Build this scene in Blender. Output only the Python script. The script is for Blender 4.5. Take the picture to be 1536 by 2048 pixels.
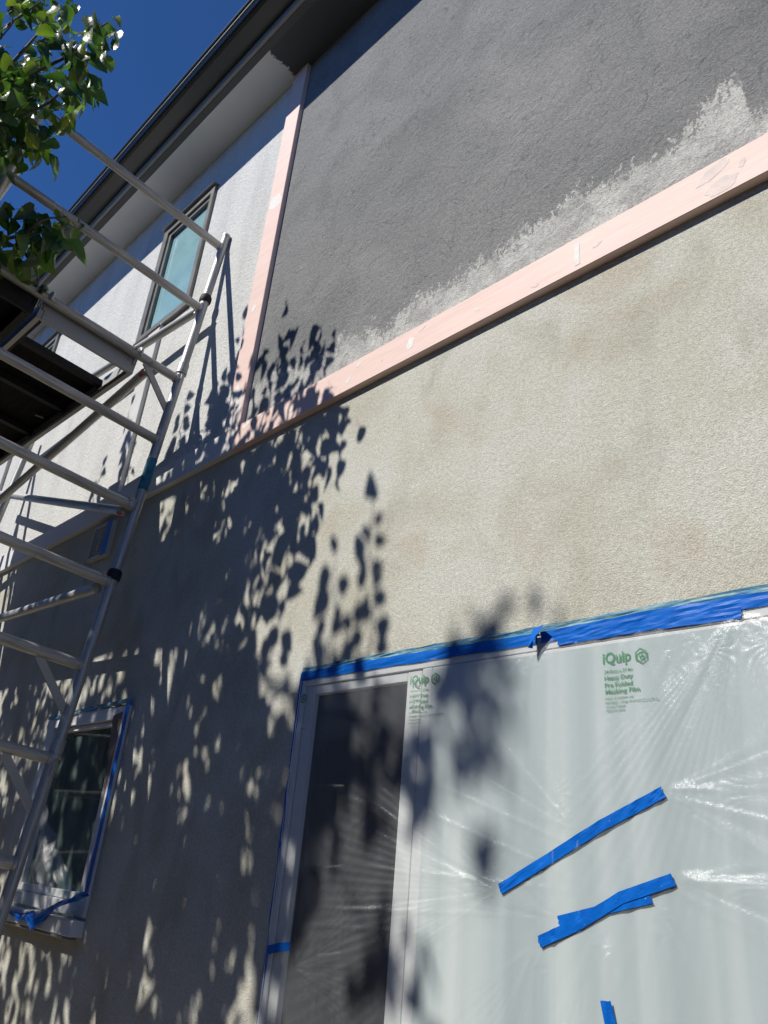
import bpy, bmesh, math, random
import numpy as np
from mathutils import Matrix, Vector, noise as mnoise

for o in list(bpy.data.objects):
    bpy.data.objects.remove(o)
scene = bpy.context.scene
COL = scene.collection
random.seed(11)
rng = np.random.default_rng(11)

# ------------------------------------------------------------------ camera
cam_d = bpy.data.cameras.new('camera')
cam = bpy.data.objects.new('camera', cam_d)
COL.objects.link(cam)
scene.camera = cam
cam_d.sensor_fit = 'VERTICAL'
cam_d.sensor_height = 36.0
cam_d.lens = 27.128
cam_d.clip_end = 2000
cam_d.clip_start = 0.02
_r, _d, _f = ((0.70612, 0.70325, 0.08268), (-0.24718, 0.35423, -0.90190), (-0.66355, 0.61642, 0.42395))
cam.matrix_world = Matrix(((_r[0], -_d[0], -_f[0], 0.0),
                           (_r[1], -_d[1], -_f[1], -1.6),
                           (_r[2], -_d[2], -_f[2], 1.55),
                           (0, 0, 0, 1)))

# ------------------------------------------------------------------ sky, sun, exposure
SUN_TRAVEL = Vector((0.37, 1.0, -1.13)).normalized()      # direction the sunlight travels
SKY_STRENGTH = 0.148
SUN_STRENGTH = 5.0
world = bpy.data.worlds.new('World')
scene.world = world
world.use_nodes = True
wn = world.node_tree
bg = wn.nodes['Background']
sky = wn.nodes.new('ShaderNodeTexSky')
sky.sky_type = 'NISHITA'
sky.sun_disc = False
sky.sun_elevation = math.asin(-SUN_TRAVEL.z)
sky.sun_rotation = math.atan2(-SUN_TRAVEL.x, -SUN_TRAVEL.y)
sky.altitude = 7500
sky.air_density = 1.0
sky.dust_density = 0.0
sky.ozone_density = 10.0
hs = wn.nodes.new('ShaderNodeHueSaturation')
hs.inputs['Saturation'].default_value = 1.07
hs.inputs['Value'].default_value = 1.14
wn.links.new(sky.outputs[0], hs.inputs['Color'])
wn.links.new(hs.outputs[0], bg.inputs[0])
bg.inputs[1].default_value = SKY_STRENGTH
sun_d = bpy.data.lights.new('sun', 'SUN')
sun_d.energy = SUN_STRENGTH
sun_d.angle = math.radians(0.53)
sun_d.color = (1.0, 0.96, 0.89)
sun = bpy.data.objects.new('sun', sun_d)
sun.rotation_euler = SUN_TRAVEL.to_track_quat('-Z', 'Y').to_euler()
sun.location = (-4, -8, 12)
COL.objects.link(sun)
vs = scene.view_settings
vs.view_transform = 'Standard'
vs.look = 'None'
vs.exposure = 0.20
vs.gamma = 1.0
vs.use_curve_mapping = False
scene.render.resolution_x = 768
scene.render.resolution_y = 1024
scene.render.engine = 'CYCLES'
scene.cycles.max_bounces = 6
scene.cycles.diffuse_bounces = 3
scene.cycles.glossy_bounces = 2
scene.cycles.transmission_bounces = 4
scene.cycles.transparent_max_bounces = 10

# ------------------------------------------------------------------ helpers
def new_mat(name):
    m = bpy.data.materials.new(name)
    m.use_nodes = True
    nt = m.node_tree
    return m, nt, nt.nodes['Principled BSDF'], nt.nodes['Material Output']

def N(nt, kind, **kw):
    n = nt.nodes.new(kind)
    for k, v in kw.items():
        if k == 'inp':
            for kk, vv in v.items():
                n.inputs[kk].default_value = vv
        else:
            setattr(n, k, v)
    return n

def L(nt, a, b):
    nt.links.new(a, b)

def coords(nt, scale=(1, 1, 1), kind='Object'):
    tc = N(nt, 'ShaderNodeTexCoord')
    mp = N(nt, 'ShaderNodeMapping')
    mp.inputs['Scale'].default_value = scale
    L(nt, tc.outputs[kind], mp.inputs['Vector'])
    return mp.outputs['Vector']

def noise_tex(nt, vec, scale, detail=3, rough=0.5, dist=0.0):
    n = N(nt, 'ShaderNodeTexNoise')
    n.inputs['Scale'].default_value = scale
    n.inputs['Detail'].default_value = detail
    n.inputs['Roughness'].default_value = rough
    n.inputs['Distortion'].default_value = dist
    if vec is not None:
        L(nt, vec, n.inputs['Vector'])
    return n.outputs['Fac']

def ramp(nt, fac, stops):
    r = N(nt, 'ShaderNodeValToRGB')
    e = r.color_ramp.elements
    while len(e) < len(stops):
        e.new(0.5)
    for i, (p, c) in enumerate(stops):
        e[i].position = p
        e[i].color = (c[0], c[1], c[2], 1) if not isinstance(c, (int, float)) else (c, c, c, 1)
    L(nt, fac, r.inputs['Fac'])
    return r.outputs['Color']

def mixc(nt, fac, a, b, mode='MIX'):
    m = N(nt, 'ShaderNodeMix', data_type='RGBA', blend_type=mode)
    for s, v in (('Factor', fac), ('A', a), ('B', b)):
        idx = {'Factor': 0, 'A': 6, 'B': 7}[s]
        if isinstance(v, (int, float)):
            m.inputs[idx].default_value = v
        elif isinstance(v, tuple):
            m.inputs[idx].default_value = (v[0], v[1], v[2], 1)
        else:
            L(nt, v, m.inputs[idx])
    return m.outputs[2]

def math_n(nt, op, a, b=None, c=None, clamp=False):
    m = N(nt, 'ShaderNodeMath', operation=op, use_clamp=clamp)
    for i, v in enumerate((a, b, c)):
        if v is None:
            continue
        if isinstance(v, (int, float)):
            m.inputs[i].default_value = v
        else:
            L(nt, v, m.inputs[i])
    return m.outputs[0]

def smooth(nt, v, lo, hi):
    m = N(nt, 'ShaderNodeMapRange', interpolation_type='SMOOTHSTEP')
    m.inputs['From Min'].default_value = lo
    m.inputs['From Max'].default_value = hi
    L(nt, v, m.inputs['Value'])
    return m.outputs['Result']

def bump(nt, bsdf, h, dist, strength=1.0, prev=None):
    b = N(nt, 'ShaderNodeBump')
    b.inputs['Strength'].default_value = strength
    b.inputs['Distance'].default_value = dist
    L(nt, h, b.inputs['Height'])
    if prev is not None:
        L(nt, prev, b.inputs['Normal'])
    if bsdf is not None:
        L(nt, b.outputs['Normal'], bsdf.inputs['Normal'])
    return b.outputs['Normal']

def xyz(nt):
    tc = N(nt, 'ShaderNodeTexCoord')
    s = N(nt, 'ShaderNodeSeparateXYZ')
    L(nt, tc.outputs['Object'], s.inputs[0])
    return tc.outputs['Object'], s.outputs[0], s.outputs[1], s.outputs[2]

class MB:
    """collects shapes into one mesh"""
    def __init__(self):
        self.v = []; self.f = []; self.uv = []; self.sm = []
    def add(self, vs, fs, uvs=None, smooth=False):
        b = len(self.v)
        self.v += [tuple(p) for p in vs]
        for i, f in enumerate(fs):
            self.f.append([b + k for k in f])
            self.uv.append(uvs[i] if uvs else [(0.0, 0.0)] * len(f))
            self.sm.append(smooth)
    def box(self, x0, x1, y0, y1, z0, z1, bev=0.0):
        if x0 > x1: x0, x1 = x1, x0
        if y0 > y1: y0, y1 = y1, y0
        if z0 > z1: z0, z1 = z1, z0
        if bev <= 0:
            v = [(x0,y0,z0),(x1,y0,z0),(x1,y1,z0),(x0,y1,z0),(x0,y0,z1),(x1,y0,z1),(x1,y1,z1),(x0,y1,z1)]
            f = [(3,2,1,0),(4,5,6,7),(0,1,5,4),(1,2,6,5),(2,3,7,6),(3,0,4,7)]
            self.add(v, f)
        else:
            bm = bmesh.new()
            bmesh.ops.create_cube(bm, size=1)
            for p in bm.verts:
                p.co = ((x0+x1)/2 + p.co.x*(x1-x0), (y0+y1)/2 + p.co.y*(y1-y0), (z0+z1)/2 + p.co.z*(z1-z0))
            bmesh.ops.bevel(bm, geom=bm.edges[:], offset=bev, segments=1, affect='EDGES')
            bm.verts.index_update()
            self.add([p.co[:] for p in bm.verts], [[q.index for q in f.verts] for f in bm.faces])
            bm.free()
        return self
    def tube(self, pts, rad, n=14, cap=True):
        pts = [Vector(p) for p in pts]
        rads = rad if isinstance(rad, (list, tuple)) else [rad] * len(pts)
        rings = []; length = 0; ln = [0]
        for i in range(1, len(pts)):
            length += (pts[i] - pts[i-1]).length; ln.append(length)
        t0 = (pts[1] - pts[0]).normalized()
        up = Vector((0, 0, 1)) if abs(t0.z) < 0.9 else Vector((1, 0, 0))
        e1 = t0.cross(up).normalized()
        for i, p in enumerate(pts):
            t = (pts[min(i+1, len(pts)-1)] - pts[max(i-1, 0)]).normalized()
            e1 = (e1 - t * e1.dot(t)).normalized()
            e2 = t.cross(e1)
            rings.append([p + (e1*math.cos(2*math.pi*k/n) + e2*math.sin(2*math.pi*k/n))*rads[i] for k in range(n)])
        vs = [q for r in rings for q in r]
        fs = []; uvs = []
        for i in range(len(pts)-1):
            for k in range(n):
                a = i*n+k; b = i*n+(k+1) % n
                fs.append((a, b, b+n, a+n))
                uvs.append([(ln[i], k/n), (ln[i], (k+1)/n), (ln[i+1], (k+1)/n), (ln[i+1], k/n)])
        self.add(vs, fs, uvs, True)
        if cap:
            self.add(rings[0], [tuple(reversed(range(n)))])
            self.add(rings[-1], [tuple(range(n))])
        return self
    def prism(self, poly, axis, a, b):
        """poly in the other two axes, extruded along axis from a to b"""
        def mk(p, t):
            q = list(p); q.insert(axis, t); return tuple(q)
        n = len(poly)
        v = [mk(p, a) for p in poly] + [mk(p, b) for p in poly]
        f = [tuple(reversed(range(n))), tuple(range(n, 2*n))] + [(i, (i+1) % n, (i+1) % n + n, i+n) for i in range(n)]
        self.add(v, f)
        return self
    def mesh(self, name):
        me = bpy.data.meshes.new(name)
        me.from_pydata(self.v, [], self.f)
        uvl = me.uv_layers.new(name='UVMap')
        flat = [c for f in self.uv for p in f for c in p]
        uvl.data.foreach_set('uv', flat)
        me.polygons.foreach_set('use_smooth', self.sm)
        bm = bmesh.new(); bm.from_mesh(me)
        bmesh.ops.recalc_face_normals(bm, faces=bm.faces[:])
        bm.to_mesh(me); bm.free()
        me.update()
        return me

def link(name, me, mat, parent=None):
    o = bpy.data.objects.new(name, me)
    COL.objects.link(o)
    if mat is not None and not me.materials:
        me.materials.append(mat)
    if parent is not None:
        o.parent = parent
        if parent.get('_abs'):
            o.matrix_parent_inverse = Matrix.Translation(-Vector(parent['_abs']))
            o['_abs2'] = 1
    return o

def build(name, mb, mat, parent=None):
    return link(name, mb.mesh(name), mat, parent)

def tag(o, label, cat, group=None, kind=None):
    if label: o['label'] = label
    if cat: o['category'] = cat
    if group: o['group'] = group
    if kind: o['kind'] = kind
    return o

def thing(name, loc, label, cat, group=None):
    """Empty at a thing's base; children keep world coordinates"""
    o = bpy.data.objects.new(name, None)
    COL.objects.link(o)
    o.location = loc
    o.empty_display_size = 0.2
    o['_abs'] = tuple(loc)
    return tag(o, label, cat, group)

def part_empty(name, parent):
    o = bpy.data.objects.new(name, None)
    COL.objects.link(o)
    o.parent = parent
    return o

def sub(name, mb, mat, parent):
    """sub-part of a part that already sits in world coordinates"""
    return link(name, mb.mesh(name), mat, parent)

# ------------------------------------------------------------------ materials
def stucco_nodes(nt, bsdf, vec, grain=1.0, depth=0.0042, trowel=0.0):
    a = noise_tex(nt, vec, 210*grain, 2, 0.7)
    b2 = noise_tex(nt, vec, 75*grain, 1, 0.5)
    h = math_n(nt, 'ADD', a, math_n(nt, 'MULTIPLY', b2, 0.35))
    h = math_n(nt, 'MULTIPLY', h, 0.74)
    big = noise_tex(nt, vec, 9, 3, 0.5)
    n1 = bump(nt, None, big, 0.006, 0.4)
    if trowel:
        t1 = noise_tex(nt, vec, 24, 3, 0.62, 1.2)
        n1 = bump(nt, None, t1, trowel, 0.9, n1)
    bump(nt, bsdf, h, depth, 1.0, n1)
    bsdf.inputs['Roughness'].default_value = 0.92
    bsdf.inputs['Specular IOR Level'].default_value = 0.2
    return h

def mat_stucco_bare():
    m, nt, b, o = new_mat('bare_stucco')
    vec, X, Y, Z = xyz(nt)
    h = stucco_nodes(nt, b, vec, 1.15, 0.0036, 0.002)
    blot = noise_tex(nt, vec, 2.6, 5, 0.55, 0.5)
    c = ramp(nt, blot, [(0.30, (0.48, 0.464, 0.382)), (0.42, (0.53, 0.520, 0.442)), (0.52, (0.57, 0.563, 0.495)), (0.70, (0.60, 0.60, 0.545))])
    rust = smooth(nt, noise_tex(nt, vec, 2.9, 4, 0.6, 0.7), 0.50, 0.72)
    c = mixc(nt, math_n(nt, 'MULTIPLY', rust, 0.5), c, (0.46, 0.395, 0.30))
    moss = smooth(nt, noise_tex(nt, coords(nt, (1, 1, 0.55)), 4.3, 4, 0.6, 0.6), 0.50, 0.72)
    c = mixc(nt, math_n(nt, 'MULTIPLY', moss, 0.55), c, (0.38, 0.375, 0.30))
    fine = ramp(nt, h, [(0.36, 0.66), (0.64, 1.12)])
    c = mixc(nt, 1.0, c, fine, 'MULTIPLY')
    L(nt, c, b.inputs['Base Color'])
    return m

def mat_stucco_white():
    m, nt, b, o = new_mat('white_primed_stucco')
    vec, X, Y, Z = xyz(nt)
    h = stucco_nodes(nt, b, vec, 0.7, 0.009, 0.006)
    blot = noise_tex(nt, coords(nt, (1, 1, 0.25)), 4.5, 5, 0.65)
    c = ramp(nt, blot, [(0.3, (0.58, 0.585, 0.57)), (0.52, (0.68, 0.682, 0.66)), (0.72, (0.73, 0.73, 0.705))])
    fine = ramp(nt, h, [(0.36, 0.72), (0.62, 1.10)])
    c = mixc(nt, 1.0, c, fine, 'MULTIPLY')
    L(nt, c, b.inputs['Base Color'])
    return m

def mat_stucco_grey():
    m, nt, b, o = new_mat('grey_painted_stucco')
    vec, X, Y, Z = xyz(nt)
    h = stucco_nodes(nt, b, vec, 0.85, 0.0065, 0.007)
    t = math_n(nt, 'DIVIDE', math_n(nt, 'ADD', X, 2.75), 3.0)
    fc = N(nt, 'ShaderNodeFloatCurve')
    pts = [(-2.75, .26), (-2.52, .27), (-2.3, .19), (-2.18, .16), (-2.03, .21), (-1.89, .17), (-1.83, .08), (-1.66, .17), (-1.48, .165),
           (-1.346, .18), (-1.196, .18), (-1.055, .24), (-0.96, .26), (-.82, .21), (-.72, .19), (-.60, .225), (-.545, .27), (-.49, .335), (-.43, .32), (-.42, .13),
           (-.35, .12), (-.2, .2), (0.25, .15)]
    cu = fc.mapping.curves[0]
    cu.points[0].location = ((pts[0][0]+2.75)/3, pts[0][1]*2)
    cu.points[1].location = ((pts[-1][0]+2.75)/3, pts[-1][1]*2)
    for p in pts[1:-1]:
        cu.points.new((p[0]+2.75)/3, p[1]*2)
    for p in cu.points:
        p.handle_type = 'VECTOR'
    fc.mapping.update()
    L(nt, t, fc.inputs['Value'])
    hh = math_n(nt, 'MULTIPLY', fc.outputs[0], 0.5)
    n1 = noise_tex(nt, vec, 11, 4, 0.7, 0.8)
    n2 = noise_tex(nt, coords(nt, (1.0, 1, 0.7)), 85, 3, 0.7)
    n3 = noise_tex(nt, coords(nt, (1.0, 1, 0.4)), 30, 3, 0.65, 1.2)
    above = math_n(nt, 'SUBTRACT', Z, 3.352)
    lim = math_n(nt, 'ADD', math_n(nt, 'MULTIPLY', hh, 0.78), math_n(nt, 'MULTIPLY', math_n(nt, 'SUBTRACT', n1, 0.5), 0.22))
    edge = math_n(nt, 'SUBTRACT', lim, above)
    cov = smooth(nt, edge, -0.19, 0.13)
    grain = math_n(nt, 'ADD', math_n(nt, 'MULTIPLY', n2, 0.55), math_n(nt, 'MULTIPLY', n3, 0.45))
    thr = math_n(nt, 'MULTIPLY_ADD', cov, -0.42, 0.72)
    bare = smooth(nt, math_n(nt, 'SUBTRACT', grain, thr), -0.02, 0.03)
    scuff = math_n(nt, 'MULTIPLY', math_n(nt, 'POWER', cov, 2.0), 0.45)
    blot = noise_tex(nt, vec, 2.2, 5, 0.6, 0.9)
    grey = ramp(nt, blot, [(0.3, (0.190, 0.194, 0.194)), (0.5, (0.235, 0.238, 0.236)), (0.72, (0.28, 0.28, 0.277))])
    ln = noise_tex(nt, vec, 6, 2, 0.5, 1.6)
    ln2 = noise_tex(nt, vec, 13, 2, 0.5, 1.4)
    l1 = math_n(nt, 'SUBTRACT', 1.0, smooth(nt, math_n(nt, 'ABSOLUTE', math_n(nt, 'SUBTRACT', ln, 0.5)), 0.0, 0.018))
    l2 = math_n(nt, 'SUBTRACT', 1.0, smooth(nt, math_n(nt, 'ABSOLUTE', math_n(nt, 'SUBTRACT', ln2, 0.5)), 0.0, 0.022))
    gate = smooth(nt, noise_tex(nt, vec, 5.5, 3, 0.65), 0.42, 0.58)
    gr = smooth(nt, noise_tex(nt, vec, 60, 2, 0.6), 0.32, 0.52)
    arcs = math_n(nt, 'MULTIPLY', math_n(nt, 'MULTIPLY', math_n(nt, 'ADD', l1, math_n(nt, 'MULTIPLY', l2, 0.6), clamp=True), gate), gr)
    grey = mixc(nt, math_n(nt, 'MULTIPLY', arcs, 0.5), grey, (0.075, 0.08, 0.085))
    raw = ramp(nt, noise_tex(nt, vec, 6, 4, 0.6), [(0.3, (0.44, 0.435, 0.41)), (0.7, (0.59, 0.585, 0.55))])
    raw = mixc(nt, math_n(nt, 'MULTIPLY', smooth(nt, noise_tex(nt, vec, 9, 4, 0.6, 1.0), 0.42, 0.62), 0.5), raw, (0.27, 0.275, 0.275))
    c = mixc(nt, math_n(nt, 'MAXIMUM', bare, scuff), grey, raw)
    fine = ramp(nt, h, [(0.34, 0.62), (0.64, 1.16)])
    c = mixc(nt, 1.0, c, fine, 'MULTIPLY')
    L(nt, c, b.inputs['Base Color'])
    return m

def mat_trim():
    m, nt, b, o = new_mat('pink_primed_board')
    vec, X, Y, Z = xyz(nt)
    pink = ramp(nt, noise_tex(nt, coords(nt, (0.8, 8, 8)), 6, 4, 0.6), [(0.3, (0.70, 0.515, 0.455)), (0.7, (0.77, 0.585, 0.525))])
    scr = smooth(nt, noise_tex(nt, coords(nt, (0.35, 30, 26)), 5, 5, 0.7), 0.60, 0.74)
    pink = mixc(nt, math_n(nt, 'MULTIPLY', scr, 0.5), pink, (0.86, 0.76, 0.70))
    white = (0.66, 0.655, 0.645)
    n = noise_tex(nt, coords(nt, (1, 1, 0.3)), 16, 4, 0.65)
    e = math_n(nt, 'SUBTRACT', math_n(nt, 'ADD', math_n(nt, 'MULTIPLY', math_n(nt, 'SUBTRACT', n, 0.5), 0.35), -2.76), X)
    # only the long horizontal board is painted over to the left
    low = math_n(nt, 'LESS_THAN', Z, 3.3575)
    w = math_n(nt, 'MULTIPLY', smooth(nt, e, -0.02, 0.03), low)
    drip = math_n(nt, 'MULTIPLY', smooth(nt, math_n(nt, 'SUBTRACT', math_n(nt, 'ADD', math_n(nt, 'MULTIPLY', n, 0.5), 3.42), Z), 0.03, 0.10), math_n(nt, 'LESS_THAN', X, -2.735))
    c = mixc(nt, math_n(nt, 'MAXIMUM', w, math_n(nt, 'MULTIPLY', drip, 0.75)), pink, white)
    L(nt, c, b.inputs['Base Color'])
    b.inputs['Roughness'].default_value = 0.6
    b.inputs['Specular IOR Level'].default_value = 0.3
    bump(nt, b, noise_tex(nt, coords(nt, (2, 30, 30)), 8, 3), 0.0008, 0.7)
    return m

def mat_plain(name, col, rough=0.6, metal=0.0, var=0.12, scale=8, spec=0.4, bumpd=0.0):
    m, nt, b, o = new_mat(name)
    vec = coords(nt)
    n = noise_tex(nt, vec, scale, 5, 0.6, 0.3)
    lo = tuple(c*(1-var) for c in col); hi = tuple(min(1, c*(1+var)) for c in col)
    L(nt, ramp(nt, n, [(0.3, lo), (0.7, hi)]), b.inputs['Base Color'])
    r = N(nt, 'ShaderNodeMapRange')
    r.inputs['To Min'].default_value = max(0.02, rough-0.08); r.inputs['To Max'].default_value = min(1, rough+0.1)
    L(nt, n, r.inputs['Value']); L(nt, r.outputs[0], b.inputs['Roughness'])
    b.inputs['Metallic'].default_value = metal
    b.inputs['Specular IOR Level'].default_value = spec
    if bumpd:
        bump(nt, b, noise_tex(nt, vec, scale*6, 3), bumpd)
    return m

def mat_alu():
    m, nt, b, o = new_mat('weathered_aluminium')
    uv = coords(nt, (1.2, 9, 1), 'UV')
    n = noise_tex(nt, uv, 4, 6, 0.65, 0.2)
    n2 = noise_tex(nt, coords(nt, (9, 26, 1), 'UV'), 4, 4, 0.7)
    c = ramp(nt, n, [(0.32, (0.23, 0.222, 0.205)), (0.5, (0.42, 0.412, 0.39)), (0.7, (0.58, 0.573, 0.55))])
    grime = smooth(nt, n2, 0.57, 0.68)
    c = mixc(nt, math_n(nt, 'MULTIPLY', grime, 0.65), c, (0.07, 0.063, 0.055))
    splat = smooth(nt, noise_tex(nt, coords(nt), 60, 2), 0.70, 0.74)
    c = mixc(nt, math_n(nt, 'MULTIPLY', splat, 0.5), c, (0.55, 0.55, 0.53))
    L(nt, c, b.inputs['Base Color'])
    b.inputs['Metallic'].default_value = 0.55
    L(nt, ramp(nt, n, [(0.3, 0.62), (0.7, 0.42)]), b.inputs['Roughness'])
    bump(nt, b, n2, 0.0006, 0.6)
    return m

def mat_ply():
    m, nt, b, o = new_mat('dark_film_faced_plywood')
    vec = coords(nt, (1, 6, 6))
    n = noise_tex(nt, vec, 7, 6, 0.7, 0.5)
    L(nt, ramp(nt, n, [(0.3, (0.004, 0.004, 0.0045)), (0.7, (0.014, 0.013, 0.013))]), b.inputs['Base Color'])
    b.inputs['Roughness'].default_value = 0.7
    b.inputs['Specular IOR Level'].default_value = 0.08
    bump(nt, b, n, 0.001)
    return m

def mat_tape(name='blue_masking_tape', teal=False):
    m, nt, b, o = new_mat(name)
    vec = coords(nt)
    n = noise_tex(nt, vec, 30, 4, 0.6)
    c = ramp(nt, n, [(0.3, (0.001, 0.095, 0.44)), (0.7, (0.002, 0.125, 0.53))])
    if teal:
        c = ramp(nt, noise_tex(nt, coords(nt, (6, 6, 40)), 3, 5, 0.7), [(0.35, (0.02, 0.12, 0.30)), (0.5, (0.10, 0.25, 0.32)), (0.65, (0.33, 0.40, 0.40))])
    specks = smooth(nt, noise_tex(nt, vec, 170, 2), 0.73, 0.78)
    c = mixc(nt, math_n(nt, 'MULTIPLY', specks, 0.55), c, (0.55, 0.60, 0.66))
    L(nt, c, b.inputs['Base Color'])
    b.inputs['Roughness'].default_value = 0.42
    b.inputs['Specular IOR Level'].default_value = 0.2
    h = noise_tex(nt, coords(nt, (14, 14, 60)), 3, 4, 0.6)
    bump(nt, b, h, 0.0007, 0.7)
    return m

def mat_film():
    m, nt, b, o = new_mat('translucent_masking_film')
    nt.nodes.remove(b)
    vec = coords(nt)
    tr = N(nt, 'ShaderNodeBsdfTransparent'); tr.inputs[0].default_value = (0.97, 0.985, 0.985, 1)
    df = N(nt, 'ShaderNodeBsdfDiffuse'); df.inputs[0].default_value = (0.78, 0.83, 0.87, 1)
    tl = N(nt, 'ShaderNodeBsdfTranslucent'); tl.inputs[0].default_value = (0.78, 0.83, 0.87, 1)
    gl = N(nt, 'ShaderNodeBsdfGlossy'); gl.inputs[0].default_value = (1, 1, 1, 1); gl.inputs['Roughness'].default_value = 0.31
    fine = noise_tex(nt, coords(nt, (30, 30, 6)), 9, 4, 0.6, 0.4)
    crinkle = noise_tex(nt, vec, 55, 4, 0.6, 1.2)
    bn = N(nt, 'ShaderNodeBump'); bn.inputs['Distance'].default_value = 0.0022; bn.inputs['Strength'].default_value = 0.85
    L(nt, math_n(nt, 'ADD', fine, math_n(nt, 'MULTIPLY', crinkle, 0.45)), bn.inputs['Height'])
    for s in (df, tl, gl):
        L(nt, bn.outputs[0], s.inputs['Normal'])
    m1 = N(nt, 'ShaderNodeMixShader'); m1.inputs[0].default_value = 0.35
    L(nt, df.outputs[0], m1.inputs[1]); L(nt, tl.outputs[0], m1.inputs[2])
    dens = N(nt, 'ShaderNodeMapRange'); dens.inputs['To Min'].default_value = 0.08; dens.inputs['To Max'].default_value = 0.18
    L(nt, noise_tex(nt, coords(nt, (5, 5, 1.3)), 3, 4, 0.6), dens.inputs['Value'])
    m2 = N(nt, 'ShaderNodeMixShader'); L(nt, dens.outputs[0], m2.inputs[0])
    L(nt, tr.outputs[0], m2.inputs[1]); L(nt, m1.outputs[0], m2.inputs[2])
    m3 = N(nt, 'ShaderNodeMixShader'); m3.inputs[0].default_value = 0.052
    L(nt, m2.outputs[0], m3.inputs[1]); L(nt, gl.outputs[0], m3.inputs[2])
    L(nt, m3.outputs[0], o.inputs['Surface'])
    return m

def mat_glass(name, tint=(0.35, 0.42, 0.44), rough=0.03, refl_veil=0.0):
    m, nt, b, o = new_mat(name)
    nt.nodes.remove(b)
    tr = N(nt, 'ShaderNodeBsdfTransparent'); tr.inputs[0].default_value = (*tint, 1)
    gl = N(nt, 'ShaderNodeBsdfGlossy'); gl.inputs['Roughness'].default_value = rough
    ge = N(nt, 'ShaderNodeNewGeometry')
    dt = N(nt, 'ShaderNodeVectorMath', operation='DOT_PRODUCT')
    L(nt, ge.outputs['Incoming'], dt.inputs[0]); L(nt, ge.outputs['Normal'], dt.inputs[1])
    fz = math_n(nt, 'POWER', math_n(nt, 'SUBTRACT', 1.0, math_n(nt, 'ABSOLUTE', dt.outputs['Value']), clamp=True), 5.0)
    fres = math_n(nt, 'MULTIPLY_ADD', fz, 0.96, 0.04)
    bn = N(nt, 'ShaderNodeBump'); bn.inputs['Distance'].default_value = 0.002; bn.inputs['Strength'].default_value = 0.15
    L(nt, noise_tex(nt, coords(nt), 3, 2), bn.inputs['Height'])
    L(nt, bn.outputs[0], gl.inputs['Normal'])
    mx = N(nt, 'ShaderNodeMixShader')
    L(nt, fres, mx.inputs[0]); L(nt, tr.outputs[0], mx.inputs[1]); L(nt, gl.outputs[0], mx.inputs[2])
    if refl_veil:  # pale diffuse veil standing in for reflection in the glass
        dd = N(nt, 'ShaderNodeBsdfDiffuse')
        L(nt, ramp(nt, noise_tex(nt, coords(nt, (3, 3, .6)), 5, 4), [(0.3, (0.10, 0.15, 0.145)), (0.7, (0.26, 0.33, 0.31))]), dd.inputs[0])
        m2 = N(nt, 'ShaderNodeMixShader'); m2.inputs[0].default_value = refl_veil
        L(nt, mx.outputs[0], m2.inputs[1]); L(nt, dd.outputs[0], m2.inputs[2])
        mx = m2
    L(nt, mx.outputs[0], o.inputs['Surface'])
    return m

def mat_frosted():
    m, nt, b, o = new_mat('frosted_teal_glass')
    vec = coords(nt)
    v = N(nt, 'ShaderNodeTexVoronoi'); v.inputs['Scale'].default_value = 26
    v.inputs['Randomness'].default_value = 0.25
    L(nt, vec, v.inputs['Vector'])
    dots = smooth(nt, v.outputs['Distance'], 0.18, 0.30)
    c = mixc(nt, dots, (0.17, 0.33, 0.36), (0.255, 0.43, 0.455))
    blot = noise_tex(nt, vec, 5, 4)
    c = mixc(nt, 1.0, c, ramp(nt, blot, [(0.3, 0.9), (0.7, 1.1)]), 'MULTIPLY')
    L(nt, c, b.inputs['Base Color'])
    b.inputs['Roughness'].default_value = 0.12
    b.inputs['Specular IOR Level'].default_value = 0.7
    bump(nt, b, noise_tex(nt, vec, 2.2, 3), 0.01, 0.3)
    return m

def mat_obscure():
    m, nt, b, o = new_mat('obscured_door_glass')
    vec, X, Y, Z = xyz(nt)
    band = noise_tex(nt, coords(nt, (1, 1, 0.03)), 7, 2, 0.5)
    b2 = noise_tex(nt, coords(nt, (1, 1, 0.02)), 22, 2, 0.5)
    f = math_n(nt, 'ADD', math_n(nt, 'MULTIPLY', band, 0.75), math_n(nt, 'MULTIPLY', b2, 0.25))
    c = ramp(nt, f, [(0.34, (0.35, 0.405, 0.41)), (0.5, (0.44, 0.495, 0.495)), (0.66, (0.60, 0.635, 0.62))])
    L(nt, c, b.inputs['Base Color'])
    b.inputs['Roughness'].default_value = 0.25
    b.inputs['Specular IOR Level'].default_value = 0.4
    return m

def mat_soffit():
    m, nt, b, o = new_mat('part_painted_soffit')
    vec, X, Y, Z = xyz(nt)
    n = noise_tex(nt, vec, 22, 4, 0.65, 0.8)
    e = math_n(nt, 'ADD', X, math_n(nt, 'MULTIPLY', math_n(nt, 'SUBTRACT', n, 0.5), 0.11))
    f = smooth(nt, e, -2.856, -2.842)
    w = ramp(nt, noise_tex(nt, vec, 3, 3), [(0.3, (0.78, 0.775, 0.75)), (0.7, (0.84, 0.835, 0.81))])
    c = mixc(nt, f, w, (0.085, 0.09, 0.093))
    L(nt, c, b.inputs['Base Color'])
    b.inputs['Roughness'].default_value = 0.75
    bump(nt, b, noise_tex(nt, vec, 40, 3), 0.0008)
    return m

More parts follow.
